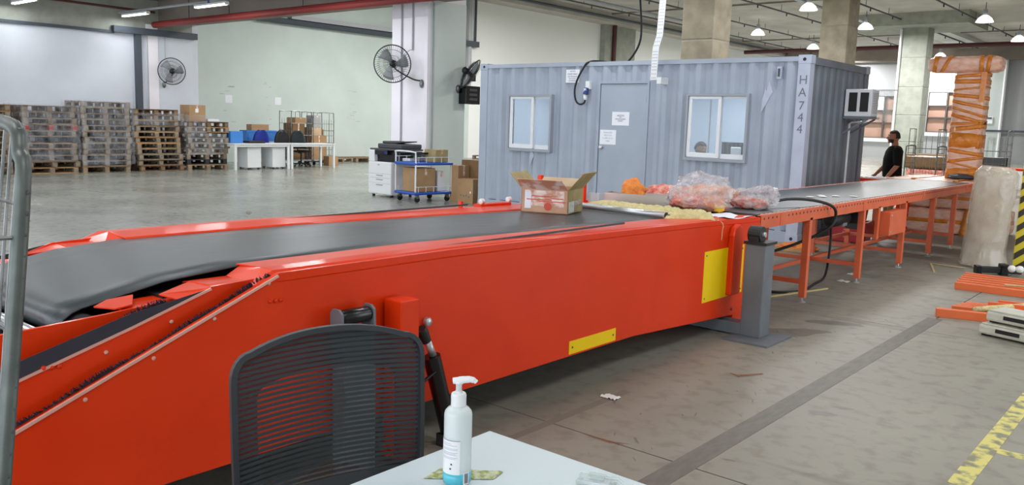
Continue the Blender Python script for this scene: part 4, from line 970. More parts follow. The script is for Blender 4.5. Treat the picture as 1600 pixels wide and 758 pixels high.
carton('grey box on top of the pile in the right cage', -12.35, -11.95, 5.2, 5.48, 1.202, 1.58, 'far_wall')
carton('small box beside the grey one in the right cage', -12.45, -12.0, 5.5, 5.62, .952, 1.14, 'cardboard_dark', tape=False)
carton('flat brown box across the gap on the tall box in the left cage', -12.4, -11.95, 4.5, 4.9, 1.322, 1.5, 'cardboard')
carton('low cardboard box on the floor in front of the right roll cage', -11.78, -11.5, 5.45, 5.82, 0, .3, 'cardboard')

# ---- printer
pr = thing('office_printer', 'white floor standing office copier with a black scanner lid', 'printer', (-2.36, .0, 0))
MB().box(-.34, .34, -.32, .36, .05, .70).build('body', 'white_plastic', pr, bev=.012)
MB().box(-.34, -.17, -.33, .36, .70, .93).build('left_tower', 'white_plastic', pr, bev=.012)
MB().box(-.17, .5, -.25, .36, .70, .92).build('engine', 'black_gloss', pr, bev=.012)
MB().box(-.17, .2, -.32, -.25, .84, .93).build('control_panel', 'black_gloss', pr, bev=.008)
MB().box(.12, .2, -.325, -.32, .87, .9).build('status_light', 'blue_fabric', pr)
MB().box(-.34, .52, -.3, .36, .93, .965).build('scanner_bed', 'dark_grey', pr, bev=.01)
ad = MB().box(-.2, .5, -.22, .34, .965, 1.06).build('scanner_lid', 'dark_grey', pr, bev=.02)
MB().box(-.2, .05, -.1, .3, 1.06, 1.11).build('document_feeder', 'dark_grey', ad, bev=.02)
MB().prism([(.05, 1.06), (.45, 1.10), (.45, 1.12), (.05, 1.08)], 'y', -.1, .25).build('feeder_tray', 'dark_grey', ad)
MB().prism([(.52, .82), (1.05, .90), (1.05, .93), (.52, .85)], 'y', -.15, .28).build('output_tray', 'black_gloss', pr)
MB().box(.36, .7, -.18, .3, .70, .8).build('finisher', 'white_plastic', pr, bev=.01)
for k, (a, b) in enumerate(((.07, .27), (.275, .375), (.38, .46), (.465, .69))):
    d = MB().box(-.335, .335, -.335, -.32, a, b).build('drawer' if k < 3 else 'front_door', 'white_plastic', pr, bev=.004)
    if k < 3: MB().box(-.1, .1, -.338, -.333, b - .04, b - .02).build('handle', 'alu_grey', d)
    else: MB().box(-.06, .0, -.337, -.335, b - .06, b - .04).build('badge', 'alu_grey', d)
for sx in (-1, 1):
    for sy in (-1, 1): MB().lathe([(.03, 0), (.03, .05)], (sx * .27, sy * .25, 0), 10).build('foot', 'black_rubber', pr)
# ---- trolley with boxes
tl = thing('platform_trolley', 'two deck blue platform trolley beside the white copier', 'trolley', (-1.34, -.1, 0), -.12)
w_, l_ = .34, .46
for z in (.14, .70):
    d = MB().box(-w_, w_, -l_, l_, z, z + .05).build('deck', 'blue_deck', tl, bev=.02)
    f = MB()
    for s in (-1, 1):
        f.tube([(s * (w_ - .02), -l_ + .03, z + .15), (s * (w_ - .02), l_ - .03, z + .15)], .006, 5)
        for k in range(5): f.tube([(s * (w_ - .02), -l_ + .1 + k * (2 * l_ - .2) / 4, z + .05), (s * (w_ - .02), -l_ + .1 + k * (2 * l_ - .2) / 4, z + .15)], .005, 5)
    f.tube([(-w_ + .02, l_ - .03, z + .15), (w_ - .02, l_ - .03, z + .15)], .006, 5)
    f.build('guard_rail', 'alu_white', d)
for s in (-1, 1):
    MB().tube([(s * (w_ - .02), l_ - .03, .19), (s * (w_ - .02), l_ - .03, .70)], .014, 8).build('post', 'alu_white', tl)
MB().tube(spline([(-w_ + .02, -l_ + .03, .19), (-w_ + .02, -l_ + .03, .5), (-w_ + .02, -l_ + .03, .88), (-w_ + .07, -l_ + .01, .95), (w_ - .07, -l_ + .01, .95), (w_ - .02, -l_ + .03, .88), (w_ - .02, -l_ + .03, .5), (w_ - .02, -l_ + .03, .19)], 5), .016, 8).build('handle', 'alu_white', tl, smooth=True)
for sx in (-1, 1):
    for sy in (-1, 1):
        f = MB().box(sx * (w_ - .06) - .03, sx * (w_ - .06) + .03, sy * (l_ - .1) - .03, sy * (l_ - .1) + .03, .07, .14).build('caster_fork', 'zinc', tl)
        MB().lathe([(.03, -.02), (.055, -.018), (.055, .018), (.03, .02)], (sx * (w_ - .06), sy * (l_ - .1), .055), 14, 'x').build('caster_wheel', 'black_rubber', f)
carton('upright cardboard box on the lower deck of the blue trolley', -1.55, -1.12, -.45, .0, .192, .64, rz=-.12, group=None)
carton('white carton behind the brown box on the lower trolley deck', -1.4, -1.08, .06, .24, .192, .58, 'white_plastic', rz=-.12)
carton('small cardboard box on the upper deck of the blue trolley', -1.42, -1.06, -.02, .28, .752, .99, 'cardboard_olive', rz=-.12)
carton('large dark cardboard box on the floor in front of the white pillar', -1.02, -.1, .62, .98, 0, .80, 'cardboard_dark')
def mk(t, a, b, h):
    for k, (dx, dz) in enumerate(((-.11, 0), (-.04, -.01), (.03, .0), (.1, -.02))): MB().box(dx - .018, dx + .018, -b - .001, -b + .001, h * .28 + dz, h * .28 + dz + .035).build('stencil_mark', 'stencil', t)
    MB().box(.12, .15, -b - .002, -b, h * .42, h * .5).build('label', 'paper', t)
carton('small cardboard box on the floor between trolley and container', -.73, -.33, .22, .55, 0, .46, 'cardboard', extra=mk)
carton('tall narrow cardboard box behind the right end of the trolley', -1.0, -.78, .28, .6, 0, .70, 'cardboard')

# ================================================================== things lying on the conveyor
def bz(Y): return (ztop(Y) - .009) if Y < -5.05 else .885
ob = thing('open_carton', 'open cardboard box with red print and shiny tape on the conveyor belt', 'box', (6.52, -6.36, bz(-6.3) + .002), .0)
# corner points from the belt: front face from (6.5,-6.6) to (6.85,-6.48), right face on to (6.72,-6.1)
ob.rotation_euler = (0, 0, .33)
A, B, Hh = .185, .19, .178
ob.location = (6.615, -6.365, bz(-6.45) + .003)
f = MB()
f.box(-A, A, -B, -B + .006, 0, Hh); f.box(-A, A, B - .006, B, 0, Hh); f.box(-A, -A + .006, -B, B, 0, Hh); f.box(A - .006, A, -B, B, 0, Hh); f.box(-A, A, -B, B, 0, .006)
f.build('body', 'cardboard_pink', ob)
def flap(p, q, off, nm, m='cardboard_pale'):
    p, q, off = Vector(p), Vector(q), Vector(off); t = (q - p).normalized() * .012
    MB().add([p, q, q + off - t, p + off + t], [(0, 1, 2, 3)]).build(nm, m, ob, thick=.005)
flap((-A, -B, Hh), (A, -B, Hh), (-.01, -.1, .075), 'front_flap', 'tape_gloss_streaks')
flap((-A, B, Hh), (A, B, Hh), (0, .1, .06), 'back_flap')
flap((A, -B, Hh), (A, B, Hh), (.11, .0, .13), 'right_flap', 'cardboard_olive')
flap((-A, -B, Hh), (-A, B, Hh), (-.10, 0, .11), 'left_flap', 'cardboard_olive')
MB().box(A, A + .001, -B + .002, B - .002, .002, Hh - .002).build('side_print', 'cardboard_olive', ob)
MB().box(A + .001, A + .003, -B + .02, -B + .15, .01, .09).build('shipping_label', 'pale_label', ob)
MB().box(-A + .03, A - .03, -B - .002, -B, .05, Hh - .01).build('tape', 'tape_gloss_streaks', ob)
MB().box(-A + .03, -A + .08, -B - .003, -B, .03, Hh - .02).build('packing_slip', 'paper', ob)
for k, (x, z, w) in enumerate(((-.02, .125, .16), (.1, .112, .1), (-.04, .1, .2), (.06, .088, .22))): MB().box(x - w / 2, x + w / 2, -B - .0035, -B - .002, z - .004, z + .003).build('print_line', 'red_print', ob)
MB().lathe([(.03, 0), (.03, .0015)], (.03, -B - .0035, .05), 18, 'y').build('round_emblem', 'red_print', ob)
MB().box(-.19, .19, -.17, .17, .03, .11).build('bag_liner', 'bag_film', ob, bev=.03)
for i, (y, z) in enumerate(((-6.02, 1.135), (-5.40, 1.125))):
    t = thing('guide_post', ['orange guide post sticking up behind the open box, left one', 'orange guide post behind the right flap of the open box'][i], 'post', (6.22, y, .87), group=None)
    MB().box(6.2, 6.24, y - .018, y + .018, .8655 if i else .883, z).build('upright', 'red_paint', t, world=True, bev=.004)
    MB().box(6.19, 6.25, y - .03, y + .03, .8655 if i else .883, .895).build('foot', 'red_paint', t, world=True)
t = thing('roller_bracket', 'orange bracket with white rollers on the far conveyor edge left of the open box', 'bracket', (6.2, -6.5, .89))
MB().box(6.12, 6.2, -6.72, -6.36, .897, .925).build('arm', 'red_paint', t, world=True, bev=.004)
MB().box(6.13, 6.16, -6.9, -6.88, .9, .955).build('stop', 'red_paint', t, world=True)
MB().box(6.12, 6.2, -6.9, -6.7, .897, .905).build('arm', 'red_paint', t, world=True)
for y in (-6.68, -6.36): MB().lathe([(.012, -.02), (.022, -.016), (.022, .016), (.012, .02)], (6.17, y, .945), 12, 'y').build('roller', 'white_plastic', t, world=True)
# foam sheet, steel tube, tray, netting, bags, paper
def sheetmesh(p0, p1, wd, h, seed, nu=40, nv=10, ry=1):
    p0, p1 = Vector(p0), Vector(p1); d = (p1 - p0); L = d.length; d.normalize(); s = Vector((-d.y, d.x, 0))
    def fn(u, v):
        e = math.sin(PI * v) ** .6 * (min(1, u * 12, (1 - u) * 12)) ** .5
        a = noise.noise(Vector((u * 9, v * 3, seed))) * .5 + noise.noise(Vector((u * 25, v * 8, seed))) * .3
        q = p0 + d * (u * L) + s * ((v - .5) * wd * (1 + .25 * noise.noise(Vector((u * 6, seed, v)))))
        return q + Vector((0, 0, max(.0, h * e * (.75 + a * .9))))
    return MB().grid(fn, nu, nv)
z0 = .884
tag(sheetmesh((6.5, -5.66, z0), (7.5, -5.7, z0 - .004), .42, .07, 3).build('foam_sheet', 'foam_cream', smooth=True), 'crumpled cream foam netting sheet behind the steel tube on the belt', 'foam')
tag(sheetmesh((7.36, -5.98, z0 + .002), (7.64, -5.72, z0 + .002), .2, .075, 8, 20, 10).build('foam_wad', 'foam_cream', smooth=True), 'cream foam wad on the conveyor rim at the end of the steel tube', 'foam')
st = thing('steel_tube', 'shiny steel roller tube lying across the belt beside the open box', 'tube', (6.97, -5.92, z0 + .025))
MB().cyl((6.5, -5.93, z0 + .026), (7.4, -6.0, z0 + .024), .024, 18).build('tube', 'steel', st, world=True, smooth=True)
MB().cyl((7.4, -6.0, z0 + .024), (7.44, -6.003, z0 + .024), .012, 12).build('axle', 'dark_grey', st, world=True)
MB().cyl((7.395, -5.999, z0 + .024), (7.41, -6.0, z0 + .024), .022, 14).build('bearing_cap', 'black_rubber', st, world=True)
tp = thing('sheet_metal_tray', 'plain sheet metal tray standing behind the cream foam on the belt', 'tray', (6.55, -5.0, z0))
d = Vector((.56, .13, 0)); p = Vector((6.36, -5.28, z0 + .002)); up = Vector((0, 0, .085)); n = Vector((-.13, .56, 0)).normalized() * .2
MB().add([p, p + d, p + d + up, p + up], [(0, 1, 2, 3)]).build('front_side', 'sheet_steel', tp, world=True, thick=.003)
MB().add([p + d, p + d + n, p + d + n + up * .9, p + d + up], [(0, 1, 2, 3)]).build('end_side', 'cardboard_dark', tp, world=True, thick=.003)
MB().add([p + n, p + n + d, p + n + d + up, p + n + up], [(0, 1, 2, 3)]).build('back_side', 'sheet_steel', tp, world=True, thick=.003)
MB().add([p, p + d, p + d + n, p + n], [(0, 1, 2, 3)]).build('tray_floor', 'sheet_steel', tp, world=True, thick=.003)
MB().add([p, p + n, p + n + up, p + up], [(0, 1, 2, 3)]).build('end_side', 'sheet_steel', tp, world=True, thick=.003)
tag(MB().box(6.2, 6.36, -5.36, -5.28, .884, .96).build('clear_strip_packet', 'clear_plastic'), 'clear plastic packet at the left end of the metal tray', 'packet')
def wad(c, rx, ry, rz, seed, m, name, label, cat, amp=.45, nu=28, nv=18, peak=None):
    def fn(d):
        q = 1 + amp * (noise.noise(d * 2.1 + Vector((seed, 0, 0))) + .5 * noise.noise(d * 5 + Vector((0, seed, 0))))
        if name == 'plastic_bag':
            q *= 1 + .16 * abs(noise.noise(d * 7 + Vector((0, 0, seed)))) + .1 * abs(noise.noise(d * 15 + Vector((seed, 0, 0)))) - .08
        if peak:
            a = max(0, d.dot(Vector(peak).normalized())); q *= 1 + .55 * a ** 5
        return q
    if name == 'plastic_bag': nu, nv = 56, 40
    m_ = MB().ball((0, 0, 0), rx, ry, rz, nu, nv, fn)
    m_.v = [Vector((v.x, v.y, max(v.z, -rz * .75))) + Vector(c) + Vector((0, 0, rz * .75)) for v in m_.v]
    return tag(m_.build(name, m, smooth=True), label, cat)
wad((6.5, -5.02, .892), .12, .1, .085, 2, 'net_orange', 'orange_netting', 'pointed heap of orange netting in the left end of the metal tray', 'netting', .3, peak=(-.2, 0, 1))
wad((6.76, -4.86, .892), .24, .09, .085, 5, 'net_red', 'red_netting', 'pinkish red netting heap behind the right end of the metal tray', 'netting', .35)
wad((7.0, -4.55, .89), .34, .12, .088, 6, 'net_orange', 'orange_netting', 'long low heap of orange netting behind the first clear bag', 'netting', .35)
wad((7.14, -5.16, .888), .17, .14, .07, 9, 'net_red', 'red_packets', 'red packets inside the first clear bag', 'packets', .3)
wad((7.34, -5.12, .886), .1, .1, .07, 12, 'net_orange', 'orange_packets', 'orange packets at the right of the first clear bag', 'packets', .35)
wad((7.42, -5.18, .886), .045, .04, .035, 14, 'net_yellow', 'yellow_packet', 'small yellow packet at the corner of the first clear bag', 'packet', .3)
wad((7.2, -5.12, .884), .29, .2, .135, 21, 'bag_film', 'plastic_bag', 'tall crumpled clear plastic bag with red packets on the belt', 'bag', .26, peak=(.1, .1, 1))
wad((7.42, -4.62, .886), .16, .12, .055, 25, 'net_red', 'red_packets', 'red packets inside the second clear bag', 'packets', .3)
wad((7.44, -4.6, .886), .2, .17, .10, 31, 'bag_film', 'plastic_bag', 'crumpled clear bubble bag beside the black cable end on the belt', 'bag', .3, peak=(.7, 0, .8))
tag(MB().grid(lambda u, v: Vector((7.42 + .28 * u, -5.62 + .42 * v + .05 * u, .886 - .012 * u * v + .008 * math.sin(u * 9 + v * 5))), 8, 8).build('paper_sheet', 'paper', smooth=True), 'white paper sheet on the conveyor rim below the clear bags', 'paper')
tag(MB().tube(spline([(7.62, -5.74, .90), (7.735, -5.75, .87), (7.74, -5.75, .80), (7.738, -5.75, .74)]), .003, 5).build('foam_strip', 'foam_cream'), 'thin cream strip hanging over the red conveyor side', 'strip')
mb = MB(); rr_ = random.Random(4)
for i, (x, y) in enumerate(((7.3, -2.9), (7.36, -2.72), (7.42, -2.5), (7.3, -2.6), (7.55, -2.35))):
    tag(MB().ball((x, y, .892), .05, .03, .008, 8, 5).build('paper_scrap', 'litter'), ['white paper scrap on the far belt, leftmost of its row', 'second white paper scrap in the row on the far belt', 'third white paper scrap in the row on the far belt', 'white paper scrap just behind the row on the far belt', 'white paper scrap at the near edge of the far belt'][i], 'paper', 'scraps on the far belt')
tag(MB().tube(spline([(7.5, -4.55, .90), (7.55, -4.2, .95), (7.66, -3.86, .94), (7.77, -3.6, .88), (7.78, -3.5, .78), (7.74, -3.55, .66), (7.5, -3.7, .5), (7.2, -4.05, .35), (7.0, -4.6, .2), (6.9, -5.0, .05)]), .014, 8).build('power_cable', 'black_rubber', smooth=True), 'black cable arching over the conveyor edge and down behind the grey post', 'cable')
tag(MB().tube(spline([(7.35, -2.4, .6), (7.33, -2.3, .4), (7.36, -2.4, .2), (7.42, -2.65, .04), (7.45, -3.0, .016), (7.5, -3.5, .016), (7.3, -3.75, .016), (7.2, -3.6, .05), (7.1, -3.9, .12), (6.9, -4.6, .03)]), .013, 8).build('motor_cable', 'black_rubber', smooth=True), 'black cable hanging from the drive motor down to the floor', 'cable')

# ================================================================== far end of the conveyor: roller line, wrapped goods
rc = thing('roller_conveyor', 'red sided conveyor with white rollers behind the container corner', 'conveyor', (4.9, 2.95, 0))
for y in (2.68, 3.22): MB().box(3.0, 6.72, y - .02, y + .02, .735, .835).build('side_rail', 'red_paint', rc, world=True)
for k in range(44):
    MB().lathe([(.012, 2.69), (.028, 2.7), (.028, 3.2), (.012, 3.21)], (3.06 + k * .084, 0, .83), 8, 'y').build('roller', 'white_plastic', rc, world=True, smooth=False)
for x in (3.1, 4.9, 6.6):
    for y in (2.68, 3.22): MB().box(x - .025, x + .025, y - .02, y + .02, 0, .735).build('leg', 'red_paint', rc, world=True)
def bundle(label, x0, x1, y0, y1, z0, z1, bands, seed, m='wrap_pink', rough=.018):
    t = thing('wrapped_bundle', label, 'bundle', ((x0 + x1) / 2, (y0 + y1) / 2, z0), group=None); a, b, h = (x1 - x0) / 2, (y1 - y0) / 2, z1 - z0
    rnd = random.Random(seed)
    bm = bmesh.new(); bmesh.ops.create_cube(bm, size=1)
    bmesh.ops.subdivide_edges(bm, edges=bm.edges[:], cuts=10, use_grid_fill=True)
    vs = []
    for v in bm.verts:
        p = Vector((v.co.x * 2 * a, v.co.y * 2 * b, (v.co.z + .5) * h)); e = min(a, b, h / 2) * .35
        q = Vector((max(-a + e, min(a - e, p.x)), max(-b + e, min(b - e, p.y)), max(e, min(h - e, p.z)))); d = p - q
        if d.length > 1e-6: p = q + d.normalized() * min(e, d.length)
        n = noise.noise(p * 9 + Vector((seed, 0, 0))) * rough
        v.co = p + (p - Vector((0, 0, h / 2))).normalized() * n
    for v in bm.verts: v.co.z = max(0, v.co.z)
    me = bpy.data.meshes.new('wrapping'); bm.to_mesh(me); bm.free(); me.materials.append(M[m]); me.shade_smooth()
    o = bpy.data.objects.new('wrapping', me); C.objects.link(o); o.parent = t
    for (kind, c, w, tilt) in bands:
        mb = MB()
        if kind == 'z':   # band round a vertical thing at height c
            g = .004; cz_ = min(a, b) * .32; A_, B_ = a + g, b + g; P = [(-A_ + cz_, -B_), (A_ - cz_, -B_), (A_ - cz_ * .3, -B_ + cz_ * .3), (A_, -B_ + cz_), (A_, B_ - cz_), (A_ - cz_ * .3, B_ - cz_ * .3), (A_ - cz_, B_), (-A_ + cz_, B_), (-A_ + cz_ * .3, B_ - cz_ * .3), (-A_, B_ - cz_), (-A_, -B_ + cz_), (-A_ + cz_ * .3, -B_ + cz_ * .3)]
            n = []; 
            for (ax, ay), (bx, by) in zip(P, P[1:] + P[:1]):
                for k in range(3): n.append((ax + (bx - ax) * k / 3, ay + (by - ay) * k / 3))
            N = len(n); zz = lambda x, i, s: c + tilt * x / a * .5 + s * w / 2 * (1 + .35 * noise.noise(Vector((i * .7, c * 9, seed))))
            lo = [(x, y, zz(x, i, -1)) for i, (x, y) in enumerate(n)]; hi = [(x, y, zz(x, i + 50, 1)) for i, (x, y) in enumerate(n)]
            mb.add(lo + hi, [(i, (i + 1) % N, N + (i + 1) % N, N + i) for i in range(N)])
        else:             # band round a lying thing at x = c
            g = .012; P = [(-b - g, -0), (-b - g, h + g), (b + g, h + g), (b + g, -0)]; n = []
            for (ay, az), (by, bz_) in zip(P, P[1:]):
                for k in range(6): n.append((ay + (by - ay) * k / 6, az + (bz_ - az) * k / 6))
            n.append(P[-1]); N = len(n)
            lo = [(c - w / 2 + tilt * (z / h - .5), y, z) for i, (y, z) in enumerate(n)]; hi = [(c + w / 2 + tilt * (z / h - .5), y, z) for i, (y, z) in enumerate(n)]
            mb.add(lo + hi, [(i, i + 1, N + i + 1, N + i) for i in range(N - 1)])
        mb.build('tape_band', 'wrap_tape', t, smooth=True, thick=.002)
    return t
bundle('lower pink film wrapped bundle on the floor below the far conveyor end', 6.35, 8.0, 3.2, 4.2, 0.0, .4, [('z', .2, .06, 0), ('x', .3, .1, .05)], 3)
bundle('upper pink wrapped bundle stacked on the floor bundle behind the conveyor legs', 6.4, 7.95, 3.22, 4.15, .402, .78, [('z', .18, .05, 0), ('x', -.2, .1, -.05)], 5)
bundle('pale wrapped slab lying flat under the tall T shaped bundle', 6.45, 7.95, 2.45, 4.15, .782, .885, [('x', .25, .08, 0), ('x', .62, .1, 0), ('x', -.35, .06, 0)], 8, 'wrap_pink', .006)
for (x, y) in ((6.6, 2.6), (7.8, 2.6)): pass
tt = bundle('tall T shaped bundle wrapped in pink film and orange tape', 7.08, 7.54, 3.3, 3.7, .888, 2.56,
            [('z', .09, .15, .03), ('z', .30, .05, .08), ('z', .42, .06, -.06), ('z', .60, .22, 0), ('z', .22, .03, -.1), ('z', .80, .07, .06), ('z', .87, .04, .02), ('z', .95, .06, -.12), ('z', 1.05, .04, -.14), ('z', 1.17, .05, -.1), ('z', 1.29, .06, -.05), ('z', 1.41, .03, .05), ('z', 1.52, .07, 0), ('z', 1.61, .05, .04)], 12, 'wrap_pink', .014)
tt['category'] = 'bundle'
# the cross bar of the T is a part of the same wrapped thing
def tbar():
    bm = bmesh.new(); bmesh.ops.create_cube(bm, size=1); bmesh.ops.subdivide_edges(bm, edges=bm.edges[:], cuts=10, use_grid_fill=True)
    a, b, h = .53, .2, .25
    for v in bm.verts:
        p = Vector((v.co.x * 2 * a, v.co.y * 2 * b, v.co.z * h)); e = .09
        q = Vector((max(-a + e, min(a - e, p.x)), max(-b + e, min(b - e, p.y)), max(-h / 2 + e, min(h / 2 - e, p.z)))); d = p - q
        if d.length > 1e-6: p = q + d.normalized() * min(e, d.length)
        v.co = p + p.normalized() * noise.noise(p * 9) * .012
    me = bpy.data.meshes.new('cross_bar'); bm.to_mesh(me); bm.free(); me.materials.append(M['wrap_pink']); me.shade_smooth()
    o = bpy.data.objects.new('cross_bar', me); C.objects.link(o); o.parent = tt; o.location = (-.12, 0, 1.79)
    for x, tl_ in ((-.40, .02), (-.24, .12), (.26, .0), (.36, .02)):
        n = [(-.205, -.125), (-.215, 0), (-.205, .125), (-.1, .135), (.1, .135), (.205, .125)]
        N = len(n); m = MB(); lo = [(x - .03 + tl_ * (z / .25), y, z) for y, z in n]; hi = [(x + .03 + tl_ * (z / .25), y, z) for y, z in n]
        m.add(lo + hi, [(i, i + 1, N + i + 1, N + i) for i in range(N - 1)]); m.build('tape_band', 'wrap_tape', o, smooth=True, thick=.002)
    m = MB().add([(-.02, -.215, -.45), (.3, -.215, -.3), (.3, -.215, 1.0), (.24, -.215, 1.66), (.19, -.215, 1.66), (.245, -.215, .9)], [(1, 2, 3, 4, 5)])
    m.v = [v + Vector((-.05, .0, .0)) for v in m.v]
    MB().add([(.15, -.216, 1.2), (.232, -.216, 1.2), (.232, -.216, 1.66), (.16, -.216, 1.66)], [(0, 1, 2, 3)]).build('tape_strip', 'wrap_tape', tt, thick=.002)
tbar()
wad((7.36, 3.12, .888), .19, .1, .05, 41, 'dark_grey', 'grey_cloth', 'dark grey cloth lying in front of the foot of the tall T shaped bundle', 'cloth', .25)
# wrapped roll standing on the floor
wr = thing('wrapped_roll', 'tall beige foam roll in clear film standing on the floor near the striped post', 'roll', (8.375, -.05, .012)); wr.rotation_euler = (0, .06, 0)
MB().lathe([(.02, 0), (.20, .0), (.215, .03), (.205, .5), (.21, 1.0), (.2, 1.17), (.16, 1.185), (.05, 1.17), (.02, 1.18)], (0, 0, 0), 28).build('foam_roll', 'concrete_column', wr, smooth=True)
M['foam_beige'] = mat('foam_beige', (196, 184, 164), .85, col2=(180, 168, 148), scale=8)
wr.children[0].data.materials[0] = M['foam_beige']
def rl(u, v):
    a = 2 * PI * u; z = v * 1.2; r = .232 + .02 * noise.noise(Vector((math.cos(a) * 3, math.sin(a) * 3, z * 5))) + .05 * max(0, .18 - v) / .18 * (1 + math.cos(a + .8)) / 1.3
    if v > .93: r *= 1 - (v - .93) * 4
    return Vector((r * math.cos(a), r * math.sin(a), z + .004))
MB().grid(rl, 40, 26).build('film_wrap', 'roll_film', wr, smooth=True)
# striped post at the right edge
spst = hub('column_striped'); spst['kind'] = 'structure'
MB().box(8.68, 9.2, .2, .75, 0, 7).build('shaft', 'pillar_white', spst, world=True)
MB().box(8.675, 8.82, .19, .2, 0, 1.5).build('hazard_sheet', 'stripe_yellow', spst, world=True)
MB().box(8.67, 8.675, .19, .45, 0, 1.5).build('hazard_sheet', 'stripe_yellow', spst, world=True)
mb = MB()
for k in range(9):
    z = -.08 + k * .17; P = [(8.675, z), (8.82, z + .12), (8.82, z + .2), (8.675, z + .08)]; P = [(x, max(0, q)) for x, q in P]
    mb.prism(P, 'y', .186, .19)
    mb.prism([(.19, max(0, z)), (.19, max(0, z + .08)), (.45, max(0, z - .12)), (.45, max(0, z - .2))], 'x', 8.667, 8.67)
mb.build('hazard_stripe', 'stripe_black', spst, world=True)
# orange steel tubes on the floor
def sq_tube(p, d, L, w, label, group, m='orange_bright'):
    p = Vector(p); d = Vector(d).normalized(); q = p + d * L; t = thing('steel_post', label, 'post', p, 0, group)
    s = Vector((-d.y, d.x, 0)) * w / 2; u = Vector((0, 0, w / 2)); i = .82; b = d * L
    vs = []; 
    for o_ in (Vector(), b):
        for k in (1, i): vs += [o_ - s * k - u * k, o_ + s * k - u * k, o_ + s * k + u * k, o_ - s * k + u * k]
    fs = []
    for r in range(4):
        r2 = (r + 1) % 4; fs += [(r, r2, 8 + r2, 8 + r), (4 + r2, 4 + r, 12 + r, 12 + r2), (r2, r, 4 + r, 4 + r2), (8 + r, 8 + r2, 12 + r2, 12 + r)]
    off = Vector((0, 0, w / 2)); MB().add([v + off for v in vs], fs).build('tube_wall', m, t, bev=w * .22)
    MB().box(0, 0, 0, 0, 0, 0) if False else None
    e = MB(); e.bar(off + d * .02, off + d * .03, w * .8, w * .8); e.build('end_plug', 'dark_red_pipe', t)
    return t
da = (.905, -.02 + .16, 0)
sq_tube((8.745, -3.6, 0), (.96, .28, 0), 1.9, .072, 'front orange steel post of the near bundle on the floor', 'near bundle of orange posts')
for k in range(4):
    sq_tube((8.80 + .02 * k, -3.30 + .09 * k, 0), (.96, .20, 0), 1.7, .062, 'orange steel post of the near bundle, %s behind its front post' % ['first', 'second', 'third', 'fourth'][k], 'near bundle of orange posts')
for k in range(2): sq_tube((9.05 + .05 * k, -3.12 + .16 * k, .0625), (.97, .2, 0), 1.4, .045, ['orange post lying on top of the near bundle, front one', 'orange post lying on top of the near bundle, rear one'][k], 'near bundle of orange posts')
for k in range(6):
    sq_tube((8.53 - .015 * k, -1.98 + .15 * k, 0), (.985, .02 - .0 * k, 0), 1.9, .07, 'orange steel post of the far bundle, %s from its front' % ['first', 'second', 'third', 'fourth', 'fifth', 'sixth'][k], 'far bundle of orange posts')
tag(MB().tube([(9.0, -3.42, .075), (9.1, -3.3, .08), (9.3, -2.98, .085), (9.36, -2.9, .08)], [.02, .028, .028, .018], 8).build('foam_strip', 'foam_cream', smooth=True), 'pale cream foam strip lying across the near orange posts', 'strip')
tag(MB().tube([(8.95, -1.85, .08), (9.3, -1.7, .085)], .012, 6).build('wood_stick', 'straw'), 'thin wooden stick lying on the far orange posts', 'stick')
for i, (z, dx) in enumerate(((0.02, 0), (.125, .04))):
    t = thing('plastic_case', ['white plastic case at the bottom, in front of the orange posts', 'white plastic case on top of the other one by the orange posts'][i], 'case', (9.42 + dx, -4.03 + i * .03, z - .02), -.3)
    MB().box(-.22, .5, -.13, .13, .015, .09).build('body', 'white_box', t, bev=.018)
    MB().box(-.2, .48, -.115, .115, .09, .104).build('lid', 'white_box', t, bev=.006)
    MB().box(-.08, .1, -.136, -.13, .045, .075).build('handle_slot', 'black_rubber', t)
    MB().box(.2, .4, -.136, -.13, .045, .075).build('handle_slot', 'black_rubber', t)
    for x in (-.17, .15, .42): MB().box(x - .03, x + .03, -.1, .1, 0, .015).build('foot', 'black_rubber', t)
ccn = thing('cable_clamp', 'black jaw shaped clamp tool on the floor beside the wrapped roll', 'tool', (8.66, -.62, 0), .55)
MB().box(-.22, .25, -.04, .04, .02, .09).build('rail', 'black_rubber', ccn, bev=.012)
MB().box(-.24, -.18, -.06, .06, 0, .1).build('jaw', 'black_gloss', ccn, bev=.012); MB().box(.02, .1, -.06, .06, 0, .13).build('jaw', 'black_gloss', ccn, bev=.012)
MB().tube(spline([(.2, 0, .08), (.3, .02, .1), (.36, .06, .05)]), .018, 8).build('handle', 'black_rubber', ccn)
for i in range(2): tag(MB().ball((8.83 + i * .075, -.80 + i * .02, .112), .042, .042, .04, 14, 10).build('foam_ball', 'litter', smooth=True), ['left white foam ball on the far orange posts', 'right white foam ball on the far orange posts'][i], 'ball')
# litter on the floor
tag(MB().grid(lambda u, v: Vector((7.93 + .1 * u, -7.56 + .07 * v, .004 + .022 * abs(noise.noise(Vector((u * 4, v * 4, 2)))))), 8, 6).build('crumpled_paper', 'litter', smooth=True), 'crumpled white paper on the floor below the red conveyor', 'litter')
tag(MB().grid(lambda u, v: Vector((7.52 + .12 * u, -2.58 + .1 * v, .003 + .02 * abs(noise.noise(Vector((u * 4, v * 4, 5)))))), 6, 5).build('crumpled_paper', 'litter', smooth=True), 'white paper scrap on the floor beside the second conveyor leg', 'litter')
tag(MB().grid(lambda u, v: Vector((7.45 + .12 * u, -2.05 + .1 * v, .003 + .02 * abs(noise.noise(Vector((u * 4, v * 4, 7)))))), 6, 5).build('crumpled_paper', 'litter', smooth=True), 'white paper scrap on the floor behind the second conveyor leg', 'litter')
tag(MB().bar((7.35, -4.1, .008), (7.62, -3.1, .008), .02, .014).build('wood_strip', 'straw'), 'thin pale wooden strip on the floor by the first conveyor leg', 'strip')
